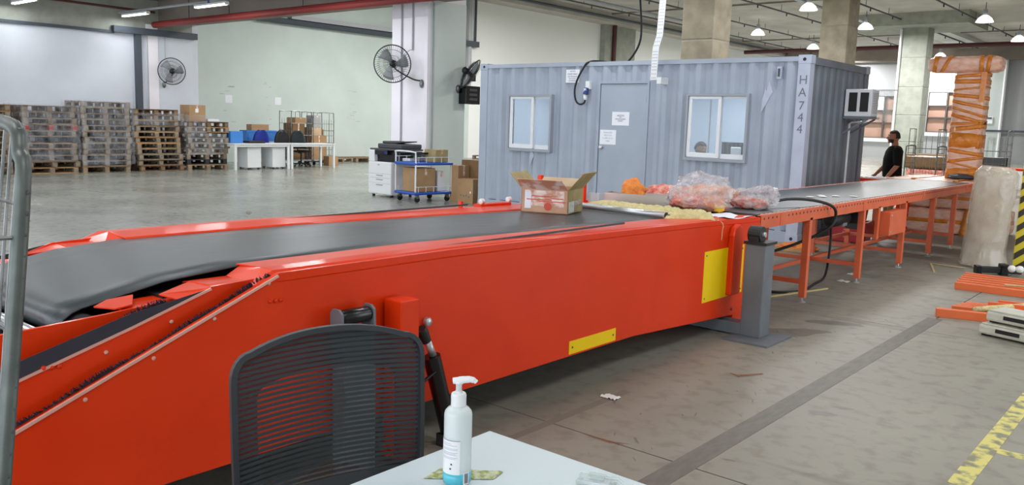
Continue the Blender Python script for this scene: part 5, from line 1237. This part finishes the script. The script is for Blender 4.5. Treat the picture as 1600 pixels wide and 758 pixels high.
tag(MB().bar((8.1, -1.05, .006), (7.9, -.4, .006), .02, .01).build('packing_strap', 'straw'), 'straw coloured packing strap on the floor, the nearer of two by the wrapped roll', 'strap')
tag(MB().bar((7.9, -.4, .006), (8.3, -.5, .018), .018, .008).build('packing_strap', 'straw'), 'straw coloured packing strap meeting another one by the wrapped roll', 'strap')
wad((6.3, -.55, 0.0), .26, .2, .05, 51, 'net_orange', 'orange_netting', 'heap of orange netting on the floor beside the container corner', 'netting', .35)
tag(MB().box(5.95 + .13, 6.55, -.95, -.72, 0, .03).build('wood_plank', 'wood_a', bev=.004), 'flat brown plank on the floor before the orange netting', 'plank')
cr = thing('red_crate', 'red plastic crate with a pale emblem on the floor under the belt conveyor', 'crate', (6.45, .98, 0), .12)
m = MB(); a, b, h = .24, .2, .3
for s in (-1, 1): m.box(-a, a, s * b - .012, s * b + .012, .01, h); m.box(s * a - .012, s * a + .012, -b, b, .01, h)
m.box(-a, a, -b, b, 0, .02); m.build('body', 'crate_red', cr, bev=.006)
MB().box(-a - .02, a + .02, -b - .025, -b - .012, h - .06, h).build('rim', 'crate_red', cr); MB().box(-a - .02, a + .02, b + .012, b + .025, h - .06, h).build('rim', 'crate_red', cr)
for s in (-1, 1): MB().box(s * (a + .018) - .006, s * (a + .018) + .006, -b, b, h - .06, h).build('rim', 'crate_red', cr)
e = MB()
for k in range(4): e.box(-.07 + .012 * abs(k - 1.5), .07 - .012 * abs(k - 1.5), -b - .0145, -b - .0118, .07 + k * .035, .09 + k * .035)
for s in (-1, 1): e.prism([(s * .03, .22), (s * .07, .22), (s * .09, .235), (s * .03, .235)], 'y', -b - .0145, -b - .0118)
e.build('emblem', 'crate_pink', cr)
cr2 = thing('red_tub', 'dark red tub behind the red crate under the conveyor', 'tub', (6.2, 1.7, 0)); MB().lathe([(.2, 0), (.25, .42), (.27, .43), (.27, .46), (.24, .46), (.19, .02)], (0, 0, 0), 24).build('body', 'wood_red', cr2, smooth=True)
MB().tube(spline([(-.26, 0, .44), (-.2, -.18, .40), (0, -.27, .36), (.2, -.18, .40), (.26, 0, .44)]), .008, 6).build('handle', 'zinc', cr2)

# ---- beyond: cages, benches and boxes near the far pale column
roll_cage('tall wire roll cage behind the man beside the pale column', 5.55, 7.75, 8.45, 1.32, depth=.62, m='zinc')
bundle('flat stack of brown cartons on pallets behind the wire roll cage', 4.7, 6.2, 9.6, 10.6, .78, 1.12, [], 61, 'cardboard_dark', .004)
bundle('pink red stack of cartons under the brown ones behind the roll cage', 4.75, 6.15, 9.6, 10.6, .44, .778, [], 62, 'net_red', .004)
t = thing('white_carton', 'white printed carton at the bottom of the stack behind the roll cage', 'box', (5.45, 10.1, .1)); MB().box(-.72, .72, -.5, .5, 0, .335).build('body', 'white_plastic', t, bev=.006)
for x, w in ((-.15, .06), (-.03, .05), (.25, .2)): MB().box(x - w / 2, x + w / 2, -.503, -.5, .12, .22).build('print', 'dark_grey', t)
pallet(2, 0, (5.45, 10.1, -.045), PI / 2, 'grey pallet under the white printed carton behind the roll cage', 'pallets beyond the conveyor').location.z = 0
for o in [o for o in bpy.data.objects if o.get('label', '').startswith('grey pallet under the white')]: o.scale = (1.25, 1.2, .66)
for i, (x, y, z) in enumerate(((5.9, 14.5, .75), (9.4, 13.5, .8))):
    t = thing('red_workbench', ['long red framed bench beyond the man', 'long red framed bench behind the tall wrapped roll'][i], 'bench', (x, y, 0)); L = 2.2 if i else 1.6
    MB().box(-L, L, -.35, .35, z - .06, z).build('bench_top', 'red_paint', t)
    for sx in (-1, 0, 1):
        for sy in (-1, 1): MB().box(sx * (L - .05) - .03, sx * (L - .05) + .03, sy * .3 - .03, sy * .3 + .03, 0, z - .06).build('leg', 'red_paint', t)
    MB().box(-L, L, -.3, .3, .2, .24).build('lower_shelf', 'alu_white', t)
for i in range(5):
    carton(['white carton on the lower shelf line beyond the man, leftmost', 'brown carton on the floor beyond the man', 'white carton on the floor far behind the roll cage', 'brown carton far behind the wrapped roll', 'white carton far behind the wrapped roll'][i], *[(3.4, 4.1, 15.5, 16, 0, .6), (4.3, 4.9, 16.2, 16.8, 0, .5), (5.0, 6.0, 18.2, 18.9, 0, .6), (8.0, 8.6, 15.5, 16.1, 0, 1.0), (8.8, 9.5, 16, 16.6, 0, 1.2)][i], m=['white_plastic', 'cardboard', 'white_plastic', 'cardboard', 'white_plastic'][i])
for i, (x, y) in enumerate(((3.6, 19.0), (4.6, 19.4), (2.6, 19.2))):
    roll_cage(['wire roll cage far away to the left of the man', 'wire roll cage far away right behind the man', 'wire roll cage far away beside the container edge'][i], x, y, y + .75, 1.75, depth=.9, m='zinc')
    MB().box(-.4, .4, -.3, .3, .182, .9).build('load', ['black_rubber', 'dark_grey', 'cardboard'][i], [o for o in C.objects if o.type == 'EMPTY'][-1])

# ================================================================== people
def remesh(mb, name, m, parent, voxel=.012, sm=4, loc=(0, 0, 0)):
    me = bpy.data.meshes.new(name); me.from_pydata(mb.v, [], mb.f)
    bm = bmesh.new(); bm.from_mesh(me); bmesh.ops.recalc_face_normals(bm, faces=bm.faces); bm.to_mesh(me); bm.free()
    o = bpy.data.objects.new(name, me); C.objects.link(o)
    r = o.modifiers.new('r', 'REMESH'); r.mode = 'VOXEL'; r.voxel_size = voxel
    s = o.modifiers.new('s', 'SMOOTH'); s.factor = .5; s.iterations = sm
    dg = bpy.context.evaluated_depsgraph_get(); m2 = bpy.data.meshes.new_from_object(o.evaluated_get(dg)); o.modifiers.clear(); o.data = m2; m2.name = name
    m2.materials.clear(); m2.materials.append(M[m]); m2.shade_smooth(); o.parent = parent; o.location = loc
    return o
def loft(mb, rings, n=20):   # rings: (cx, cy, z, rx, ry)
    vs = []
    for cx, cy, z, rx, ry in rings:
        for k in range(n):
            a = 2 * PI * k / n; c, s = math.cos(a), math.sin(a); vs.append((cx + rx * math.copysign(abs(c) ** .85, c), cy + ry * math.copysign(abs(s) ** .85, s), z))
    N = len(rings); fs = [(i * n + k, i * n + (k + 1) % n, (i + 1) * n + (k + 1) % n, (i + 1) * n + k) for i in range(N - 1) for k in range(n)]
    fs += [tuple(range(n - 1, -1, -1)), tuple((N - 1) * n + k for k in range(n))]
    return mb.add(vs, fs)
def limb(mb, pts, rs, n=14):
    mb.tube(pts, rs, n)
    for p, r in zip(pts, rs): mb.ball(p, r * .99, n=12, m=8)
def hand(mb, w, d, palm_n, curl=.5, side=1):
    # w wrist, d direction of the hand, palm_n the way the palm faces
    w, d, pn = Vector(w), Vector(d).normalized(), Vector(palm_n).normalized(); s = d.cross(pn).normalized()
    mb.ball(w + d * .045, .028, .028, .028, 10, 8)
    for k in range(3): mb.ball(w + d * (.03 + .025 * k), .024, .024, .024, 10, 8)
    for k, (o, L) in enumerate(((-.028, .062), (-.0095, .078), (.0095, .084), (.028, .072))):
        b = w + d * .078 + s * o; a = d; p = [b - d * .03]
        q = b
        for j in range(3):
            p.append(q); ang = curl * (j + .6) * .55; a = (d * math.cos(ang) + pn * math.sin(ang)).normalized(); q = q + a * (L * (.42, .32, .26)[j])
        p.append(q); mb.tube(p, [.011, .0105, .0095, .009, .007], 8)
    t = w + d * .03 - s * .024 * side; mb.tube([t, t + d * .025 - s * .026 * side + pn * .01, t + d * .055 - s * .032 * side + pn * .02, t + d * .075 - s * .03 * side + pn * .026], [.014, .0125, .011, .008], 8)
def head_shape(mb, hc, R):
    # R maps local head axes (front = -Y)
    def P(x, y, z): return Vector(hc) + R @ Vector((x, y, z))
    def fn(d):
        q = 1.0
        if d.z < -.3: q *= 1 - .16 * min(1, (-.3 - d.z) / .6)
        if d.y < -.5 and -.25 < d.z < .3: q *= .985
        return q
    b = MB().ball((0, 0, 0), .074, .094, .112, 20, 16, fn); b.v = [P(*v) for v in b.v]; mb.add(b.v, b.f)
    mb.tube([P(0, -.088, .022), P(0, -.102, .0), P(0, -.114, -.022), P(0, -.096, -.034)], [.009, .011, .016, .012], 8)
    mb.ball(P(0, -.072, -.088), .026, n=10, m=8)
    mb.tube([P(-.024, -.083, -.058), P(0, -.094, -.058), P(.024, -.083, -.058)], [.007, .009, .007], 8)
    for s in (-1, 1):
        mb.ball(P(s * .076, .004, -.004), .013, .02, .03, 10, 8); mb.tube([P(s * .014, -.09, .032), P(s * .036, -.085, .036), P(s * .055, -.07, .03)], [.008, .009, .007], 6)
def person(label, loc, rz, pose, beard, name='person'):
    t = thing(name, label, 'person', loc, rz); body = MB(); J = pose
    loft(body, [(0, 0, J['pz'] - .1, .15, .11), (0, 0, J['pz'], .165, .125), (0, -.015, J['pz'] + .16, .155, .13), (0, -.01, J['pz'] + .3, .17, .13), (0, .005, J['pz'] + .42, .175, .12), (0, .01, J['pz'] + .50, .12, .09)])
    sz = J['pz'] + .46
    limb(body, [(0, .012, sz - .02), (0, .0, sz + .1)], [.062, .056])
    yaw = Matrix.Rotation(J.get('hy', 0), 3, 'Z') @ Matrix.Rotation(J.get('hp', 0), 3, 'X'); hc = Vector((0, -.025, sz + .205))
    head_shape(body, hc, yaw)
    for s in (-1, 1):
        e, w = Vector(J['elbow'][s]), Vector(J['wrist'][s]); sh = Vector((s * .185, .0, sz - .03))
        limb(body, [sh, sh.lerp(e, .5), e], [.058, .05, .042]); limb(body, [e, e.lerp(w, .35), w], [.042, .04, .028])
        hand(body, w, J['hand'][s], J['palm'][s], J.get('curl', .6), s)
        hp, k, a = Vector((s * .09, 0, J['pz'] - .05)), Vector(J['knee'][s]), Vector(J['ankle'][s])
        limb(body, [hp, hp.lerp(k, .5), k], [.092, .08, .06]); limb(body, [k, k.lerp(a, .35), a], [.058, .056, .038]); body.tube([a + Vector((0, .04, -.045)), a + Vector((0, -.06, -.05)), a + Vector((0, -.15, -.055))], [.036, .038, .026], 10)
    remesh(body, 'body', 'skin', t, .011, 3)
    shirt = MB()
    loft(shirt, [(0, 0, J['pz'] - .06, .185, .15), (0, -.012, J['pz'] + .1, .178, .158), (0, -.012, J['pz'] + .3, .188, .15), (0, .004, J['pz'] + .42, .192, .136), (0, .01, J['pz'] + .485, .135, .105), (0, .012, J['pz'] + .515, .085, .075)])
    for s in (-1, 1):
        e = Vector(J['elbow'][s]); sh = Vector((s * .185, .0, sz - .03)); limb(shirt, [sh, sh.lerp(e, .45), sh.lerp(e, .86)], [.073, .07, .068])
    remesh(shirt, 'shirt', 'shirt_black', t, .012, 5)
    tr_ = MB(); loft(tr_, [(0, 0, J['pz'] - .1, .17, .13), (0, 0, J['pz'] + .02, .172, .134)])
    for s in (-1, 1):
        hp, k, a = Vector((s * .09, 0, J['pz'] - .05)), Vector(J['knee'][s]), Vector(J['ankle'][s])
        limb(tr_, [hp, hp.lerp(k, .5), k, k.lerp(a, .5), k.lerp(a, .95)], [.105, .092, .076, .068, .06])
    remesh(tr_, 'trousers', 'khaki', t, .013, 4)
    for s in (-1, 1):
        a = Vector(J['ankle'][s]); m = MB(); m.tube([a + Vector((0, .065, -.045)), a + Vector((0, .0, -.04)), a + Vector((0, -.1, -.052)), a + Vector((0, -.18, -.058))], [.04, .048, .045, .03], 12); m.v = [Vector((v.x, v.y, max(v.z, a.z - .09))) for v in m.v]; m.build('shoe', 'shoe', t, smooth=True)
    def HP(x, y, z): return hc + yaw @ Vector((x, y, z))
    hr = MB()
    b = MB().ball((0, 0, 0), .083, .100, .118, 20, 16, lambda d: 1 + .05 * noise.noise(d * 5))
    keep = [i for i, v in enumerate(b.v) if v.z > .045 + .35 * max(0, -v.y - .02) or (v.y > .02 and v.z > -.045)]
    ks = set(keep); f = [q for q in b.f if all(i in ks for i in q)]; b.v = [HP(*v) for v in b.v]; hr.add(b.v, f); hr.build('hair', 'hair', t, smooth=True, thick=.012)
    if beard:
        b = MB().ball((0, 0, 0), .079, .099, .122, 22, 18, lambda d: 1.0 + .02 * noise.noise(d * 7) - (.12 * min(1, (-.3 - d.z) / .6) if d.z < -.3 else 0))
        ks = set(i for i, v in enumerate(b.v) if v.z < -.028 and v.y < .015 and not (abs(v.x) < .026 and v.y < -.06 and -.066 < v.z < -.048)); f = [q for q in b.f if all(i in ks for i in q)]
        b.v = [HP(*v) for v in b.v]; bd = MB(); bd.add(b.v, f); bd.build('beard', 'hair', t, smooth=True, thick=.014)
    for s in (-1, 1):
        ey = MB(); ey.ball(HP(s * .031, -.081, .012), .0125, n=10, m=8); eo = ey.build('eye', 'eye_white', t, smooth=True)
        ey = MB(); ey.ball(HP(s * .031, -.0905, .012), .006, n=8, m=6); ey.build('iris', 'hair', eo, smooth=True)
        ey = MB(); ey.tube([HP(s * .014, -.098, .036), HP(s * .034, -.095, .041), HP(s * .055, -.078, .034)], [.004, .005, .003], 6); ey.build('eyebrow', 'hair', t)
    return t
stand = dict(pz=.84, hy=-.25, hp=0.0, elbow={-1: (-.25, -.03, 1.03), 1: (.255, .0, 1.02)}, wrist={-1: (-.27, -.2, .84), 1: (.24, -.16, .80)}, hand={-1: (-.05, -.45, -.9), 1: (-.05, -.35, -.95)}, palm={-1: (1, 0, 0), 1: (-1, 0, 0)},
             knee={-1: (-.1, -.02, .46), 1: (.1, -.01, .46)}, ankle={-1: (-.11, .0, .09), 1: (.11, .02, .09)})
person('bearded person in a black t-shirt and khaki trousers standing behind the conveyor', (6.0, 4.3, 0), math.radians(-58), stand, True)
sit = dict(pz=.56, hy=0, hp=.3, elbow={-1: (-.27, -.06, .80), 1: (.27, -.06, .80)}, wrist={-1: (-.16, -.27, .79), 1: (.16, -.27, .79)}, hand={-1: (.1, -.95, 0), 1: (-.1, -.95, 0)}, palm={-1: (0, 0, -1), 1: (0, 0, -1)},
           knee={-1: (-.12, -.4, .53), 1: (.12, -.4, .53)}, ankle={-1: (-.12, -.38, .25), 1: (.12, -.38, .25)})
ps = person('dark haired person seated inside the container, only the head showing in the window', (4.0, .86, .16), math.radians(0), sit, False)
ps.location = (3.96, .95, .0); ps.rotation_euler = (0, 0, math.radians(90)); 

# ================================================================== foreground: desk, chair, bottle, wire cage
fd = thing('office_desk', 'pale white desk corner in the foreground carrying the pump bottle', 'desk', (9.9, -10.25, 0))
MB().box(9.128, 10.55, -10.62, -9.885, .715, .74).build('desk_top', 'desk_pale', fd, world=True, bev=.003)
for x in (9.2, 10.48):
    for y in (-10.56, -9.95): MB().box(x - .025, x + .025, y - .025, y + .025, 0, .715).build('leg', 'alu_grey', fd, world=True)
MB().box(9.2, 10.48, -10.58, -10.56, .4, .715).build('modesty_panel', 'desk_pale', fd, world=True)
MB().box(9.22, 10.46, -9.97, -9.94, .655, .715).build('apron', 'alu_grey', fd, world=True)
# mesh chair pushed up to the desk
mc = thing('mesh_chair', 'black office chair with a see through ribbed mesh back at the foreground desk', 'chair', (8.84, -10.175, 0), math.radians(76))
WH = .262
def bw(z):   # half width of the back at height z
    return WH * (1 - .03 * max(0, (.75 - z) / .3) ** 1.5)
def btop(x): return 1.005 - .055 * (abs(x) / WH) ** 2.2
def byy(x, z): return .03 * (z - .5) + .035 * (1 - (x / WH) ** 2) + .0     # recline and hollow (local +y is away from the desk)
def bp(x, z): return Vector((x, byy(x, z), z))
loop = []
zb = .50
R_, RZ = .048, .06
for k in range(9): z = zb + (btop(WH - R_) - RZ - .004 - zb) * k / 8; loop.append((bw(z), z))
for k in range(1, 7):
    a = k / 6 * PI / 2; loop.append((WH - R_ + R_ * math.cos(a), btop(WH - R_) - RZ + RZ * math.sin(a)))
for k in range(1, 16): x = (WH - R_) * (1 - 2 * k / 16); loop.append((x, btop(x)))
left = [(-x, z) for x, z in reversed(loop[:15])]
outline = loop[:15] + loop[15:] + left
pts = [bp(x, z) for x, z in outline]
m = MB(); n = len(pts); vs = []
for i, p in enumerate(pts):
    d = (pts[(i + 1) % n] - pts[i - 1]).normalized(); o_ = d.cross(Vector((0, 1, 0))).normalized()
    for a, b in ((-.008, -.010), (.007, -.012), (.008, .012), (-.007, .010)): vs.append(p + o_ * a + Vector((0, b, 0)))
fs = [(i * 4 + k, i * 4 + (k + 1) % 4, ((i + 1) % n) * 4 + (k + 1) % 4, ((i + 1) % n) * 4 + k) for i in range(n) for k in range(4)]
m.add(vs, fs).build('back_frame', 'chair_frame', mc, smooth=False, bev=.004)
# fabric: horizontal ribs, each a thin curved strip
m = MB(); z = zb + .008; 
while z < .995:
    hw = bw(z) if z < .9 else None
    xs = [x for x, zz in outline if abs(x) < WH + .01]
    # half width where the outline reaches z
    if z > btop(WH - R_) - RZ:
        lo, hi = 0.0, WH
        def inside(x):
            if x > WH - R_:
                return z < btop(WH - R_) - RZ + RZ * math.sqrt(max(0, 1 - ((x - WH + R_) / R_) ** 2))
            return z < btop(x)
        for _ in range(20):
            mid = (lo + hi) / 2
            if inside(mid): lo = mid
            else: hi = mid
        hw = lo
    else: hw = bw(z)
    if hw > .03:
        N = 14; vs = []
        for k in range(N + 1):
            x = -hw + 2 * hw * k / N; sag = .006 * math.sin(PI * k / N)
            p = bp(x, z + sag); vs += [p + Vector((0, -.001, -.0042)), p + Vector((0, -.001, .0042)), p + Vector((0, .0015, 0))]
        m.add(vs, [(k * 3 + a, k * 3 + b, k * 3 + 3 + b, k * 3 + 3 + a) for k in range(N) for a, b in ((0, 1), (1, 2), (2, 0))])
    z += .0138
o = m.build('mesh_fabric', 'chair_mesh', mc); o['kind'] = 'stuff'
# second, denser layer round the edge of the back
m = MB(); inn = []
cx_, cz_ = 0, .73
for x, z in outline: inn.append((x * .74, .735 + (z - .735) * (.62 if z > .735 else .58)))
po = [bp(x * .985, z - .006) + Vector((0, .012, 0)) for x, z in outline]; pi_ = [bp(x, z) + Vector((0, .012, 0)) for x, z in inn]
m.add(po + pi_, [(i, (i + 1) % n, n + (i + 1) % n, n + i) for i in range(n)]); m.build('backing_layer', 'chair_gauze', mc)
MB().add(pi_ + [bp(0, .735) + Vector((0, .012, 0))], [(i, (i + 1) % n, n) for i in range(n)]).build('mesh_veil', 'chair_veil', mc)
for s in (-1, 1): MB().tube([bp(s * .19, .52) + Vector((0, .04, 0)), bp(s * .06, .44) + Vector((0, .07, 0)), Vector((0, .12, .40))], .016, 8).build('back_support', 'chair_black', mc, smooth=True)
MB().tube(spline([bp(-.2, .56) + Vector((0, .03, 0)), bp(0, .54) + Vector((0, .035, 0)), bp(.2, .56) + Vector((0, .03, 0))]), .014, 8).build('lumbar_bar', 'chair_black', mc, smooth=True)
MB().box(-.03, .03, -.02, .14, .36, .42).build('tilt_bracket', 'chair_black', mc, bev=.01)
MB().ball((0, -.23, .465), .245, .24, .045, 20, 10).build('seat', 'chair_black', mc, smooth=True)
MB().box(-.16, .16, -.38, -.02, .40, .43).build('seat_pan', 'chair_black', mc, bev=.01)
MB().cyl((0, -.2, .1), (0, -.2, .41), .027, 14).build('gas_lift', 'chair_black', mc, smooth=True)
for k in range(5):
    a = 2 * PI * k / 5 + .3; c_, s_ = math.cos(a), math.sin(a); l = MB().bar((0, -.2, .105), (.3 * c_, -.2 + .3 * s_, .075), .045, .03).build('base_arm', 'chair_black', mc, bev=.006)
    MB().lathe([(.02, -.024), (.029, -.02), (.029, .02), (.02, .024)], (.3 * c_, -.2 + .3 * s_, .029), 12, 'x').build('caster', 'black_rubber', l, smooth=True)
# hand gel bottle
bt = thing('pump_bottle', 'clear white pump bottle of blue gel on the foreground desk', 'bottle', (9.30, -10.19, .7402), math.radians(38))
MB().lathe([(.028, 0), (.0325, .004), (.033, .01), (.033, .168), (.031, .176), (.024, .184), (.0165, .188), (.016, .196)], (0, 0, 0), 36).build('bottle_body', 'bottle_body', bt, smooth=True)
MB().lathe([(.0334, .003), (.0335, .03)], (0, 0, 0), 36).build('gel', 'gel_blue', bt, smooth=True)
MB().lathe([(.0175, .188), (.018, .19), (.018, .214), (.0165, .219), (.009, .22), (.009, .224)], (0, 0, 0), 24).build('pump_collar', 'white_plastic', bt, smooth=False, bev=.0008)
MB().lathe([(.007, .222), (.007, .240), (.0095, .241), (.0095, .247)], (0, 0, 0), 16).build('pump_stem', 'white_plastic', bt, smooth=True)
MB().tube(spline([(-.014, 0, .2475), (0, 0, .2495), (.014, 0, .2515), (.026, 0, .2525), (.036, 0, .250), (.041, 0, .246)]), [.0075] * 6 + [.0085] * 6 + [.008] * 6 + [.007] * 6 + [.0055] * 6 + [.004], 10).build('pump_head', 'white_plastic', bt, smooth=True)
def arc(a0, a1, z0, z1, r, name, ms, par, n=14):
    vs = []; 
    for k in range(n + 1):
        a = a0 + (a1 - a0) * k / n; vs += [(r * math.cos(a), r * math.sin(a), z0), (r * math.cos(a), r * math.sin(a), z1)]
    return MB().add(vs, [(k * 2, k * 2 + 2, k * 2 + 3, k * 2 + 1) for k in range(n)]).build(name, ms, par, smooth=True)
F = math.radians(-38 + -43)      # direction of the camera in the bottle's own frame
lb = arc(F - 1.75, F + .12, .03, .112, .0338, 'front_label', 'label_white', bt, 20)
arc(F - 1.75, F + .12, .1115, .1135, .0340, 'label_stripe', 'alu_grey', lb)
for k, (z, a, b) in enumerate(((.104, -1.3, -.5), (.100, -1.3, -.1), (.0925, -1.3, -.05), (.0895, -1.3, -.05), (.083, -1.3, -.05), (.080, -1.3, -.2), (.0775, -1.3, -.1), (.071, -1.3, -.05), (.068, -1.3, -.2))):
    arc(F + a, F + b, z, z + .0011, .0340, 'label_line', 'faint_ink', lb, 8)
for a, z in ((-.55, .053), (-.62, .042)): arc(F + a, F + a + .13, z, z + .0042, .0341, 'label_symbol', 'dark_grey', lb, 3)
l2 = arc(F + .38, F + .88, .004, .034, .0340, 'barcode_label', 'label_white', bt, 8)
for k in range(8): arc(F + .48 + k * .04, F + .48 + k * .04 + (.022 if k % 3 else .03), .007, .031, .0342, 'barcode_bar', 'dark_grey', l2, 2)
lf = tag(MB().grid(lambda u, v: Vector((9.225 + .12 * u - .012 * v, -10.225 + .11 * u + .07 * v * (1 - .3 * u), .7415 + .004 * abs(noise.noise(Vector((u * 5, v * 5, 1)))))), 14, 8).build('green_packet', 'green_leaflet', smooth=True), 'crumpled green and yellow packet lying under the pump bottle', 'packet')
bt.location.z = .7465; bt.scale = (.96, .96, .955)
cp = thing('clear_dispenser', 'small clear plastic dispenser at the far edge of the foreground desk', 'dispenser', (9.53, -9.965, .7402), .4)
MB().box(-.045, .045, -.025, .025, 0, .014).build('body', 'clear_plastic', cp, bev=.004); MB().box(-.02, .02, -.016, .016, .014, .022).build('cap', 'clear_plastic', cp, bev=.003)
MB().box(-.03, .03, -.018, .018, .003, .009).build('insert', 'paper', cp); MB().tube([(.02, 0, .018), (.05, 0, .02), (.06, 0, .012)], .004, 6).build('nozzle', 'clear_plastic', cp)
# wire roll cage at the left edge, close to the camera
wc = thing('wire_roll_cage', 'galvanised wire roll cage cut off by the left edge of the photo', 'cage', (8.8, -11.35, 0))
P0 = Vector((9.055, -10.975, 0)); dv = Vector((-.995, .1, 0)).normalized(); pv = Vector((-.1, -.995, 0))
LEAN = Vector((.16, -.17, 0))   # the cage frame leans
def lean(o):
    L = o.location.copy()
    for v in o.data.vertices: v.co += LEAN * (1.46 - (v.co.z + L.z + wc.location.z))
    return o
wd_, dp_, ht = .72, .6, 1.53
def fr(off):
    b = P0 + off
    return spline([b + Vector((0, 0, .14)), b + Vector((0, 0, .8)), b + Vector((0, 0, ht - .14)), b + dv * .035 + Vector((0, 0, ht - .045)), b + dv * .12 + Vector((0, 0, ht)), b + dv * (wd_ - .12) + Vector((0, 0, ht)), b + dv * (wd_ - .03) + Vector((0, 0, ht - .05)), b + dv * wd_ + Vector((0, 0, ht - .14)), b + dv * wd_ + Vector((0, 0, .14))], 6)
for off, nm in ((Vector(), 'near_frame'), (pv * dp_, 'far_frame')):
    lean(MB().tube(fr(off), .0125, 12).build(nm, 'zinc_dark', wc, world=True, smooth=True))
    for k in range(1, 16): b = P0 + off + dv * (wd_ * k / 16); lean(MB().tube([b + Vector((0, 0, .16)), b + Vector((0, 0, ht - .005))], .003, 6).build('wire', 'zinc', wc, world=True))
    for z in (.3, .6, .9, 1.2, 1.4): lean(MB().tube([P0 + off + Vector((0, 0, z)), P0 + off + dv * wd_ + Vector((0, 0, z))], .004, 6).build('cross_wire', 'zinc', wc, world=True))
m = MB()
for k in range(34): c_ = P0 + Vector((0, 0, .3 + k * .034)); m.ball(c_ + Vector((.0112, .004, 0)), .003, .003, .004, 6, 4)
o = lean(m.build('perforations', 'dark_grey', wc, world=True)); o['kind'] = 'stuff'
for s in (0, 1):
    b = P0 + dv * wd_ * s
    for z in (.3, .9, 1.35): lean(MB().tube([b + Vector((0, 0, z)), b + pv * dp_ + Vector((0, 0, z))], .004, 6).build('cross_wire', 'zinc', wc, world=True))
m = MB(); q = [P0, P0 + dv * wd_, P0 + dv * wd_ + pv * dp_, P0 + pv * dp_]
m.add([p + Vector((0, 0, .13)) for p in q] + [p + Vector((0, 0, .16)) for p in q], [(0, 1, 2, 3), (4, 5, 6, 7), (0, 1, 5, 4), (1, 2, 6, 5), (2, 3, 7, 6), (3, 0, 4, 7)]); lean(m.build('base', 'zinc', wc, world=True))
cc = (q[0] + q[2]) / 2
for p in q:
    p = p.lerp(cc, .15) + LEAN * 1.36; MB().lathe([(.03, -.018), (.06, -.016), (.06, .016), (.03, .018)], p + Vector((0, 0, .06)), 14, 'x').build('wheel', 'black_rubber', wc, world=True)
    MB().box(p.x - .02, p.x + .02, p.y - .03, p.y + .03, .09, .13).build('fork', 'zinc', wc, world=True)

# furniture seen through the container window
it = thing('office_table', 'table inside the container behind the right hand window', 'table', (4.45, 1.45, .16))
MB().box(-.7, .7, -.3, .3, .70, .73).build('table_top', 'desk_white', it)
for sx in (-1, 1):
    for sy in (-1, 1): MB().box(sx * .65 - .025, sx * .65 + .025, sy * .25 - .025, sy * .25 + .025, 0, .70).build('leg', 'alu_grey', it)
sc = thing('dark_screen_panel', 'dark ribbed desk screen seen through the right half of the container window', 'screen', (4.42, 1.5, .892))
MB().box(-.33, .33, -.015, .015, 0, .45).build('panel', 'black_rubber', sc)
for k in range(9): MB().box(-.3 + k * .075 - .008, -.3 + k * .075 + .008, -.02, -.015, .01, .44).build('rib', 'dark_grey', sc)
MB().box(-.33, .33, -.06, .06, -.0005, .012).build('foot', 'black_rubber', sc)
tag(MB().box(4.36, 4.5, 1.26, 1.36, .891, 1.27).build('white_carton', 'white_plastic', bev=.01), 'white carton before the dark screen inside the container window', 'carton')
ch = thing('office_stool', 'stool under the person seated inside the container', 'stool', (3.97, .95, .16))
MB().lathe([(.17, .26), (.18, .28), (.18, .31), (.16, .33)], (0, 0, 0), 18).build('seat', 'chair_black', ch, smooth=True)
MB().lathe([(.15, 0), (.15, .02), (.025, .03), (.025, .26)], (0, 0, 0), 14).build('pedestal', 'alu_grey', ch)
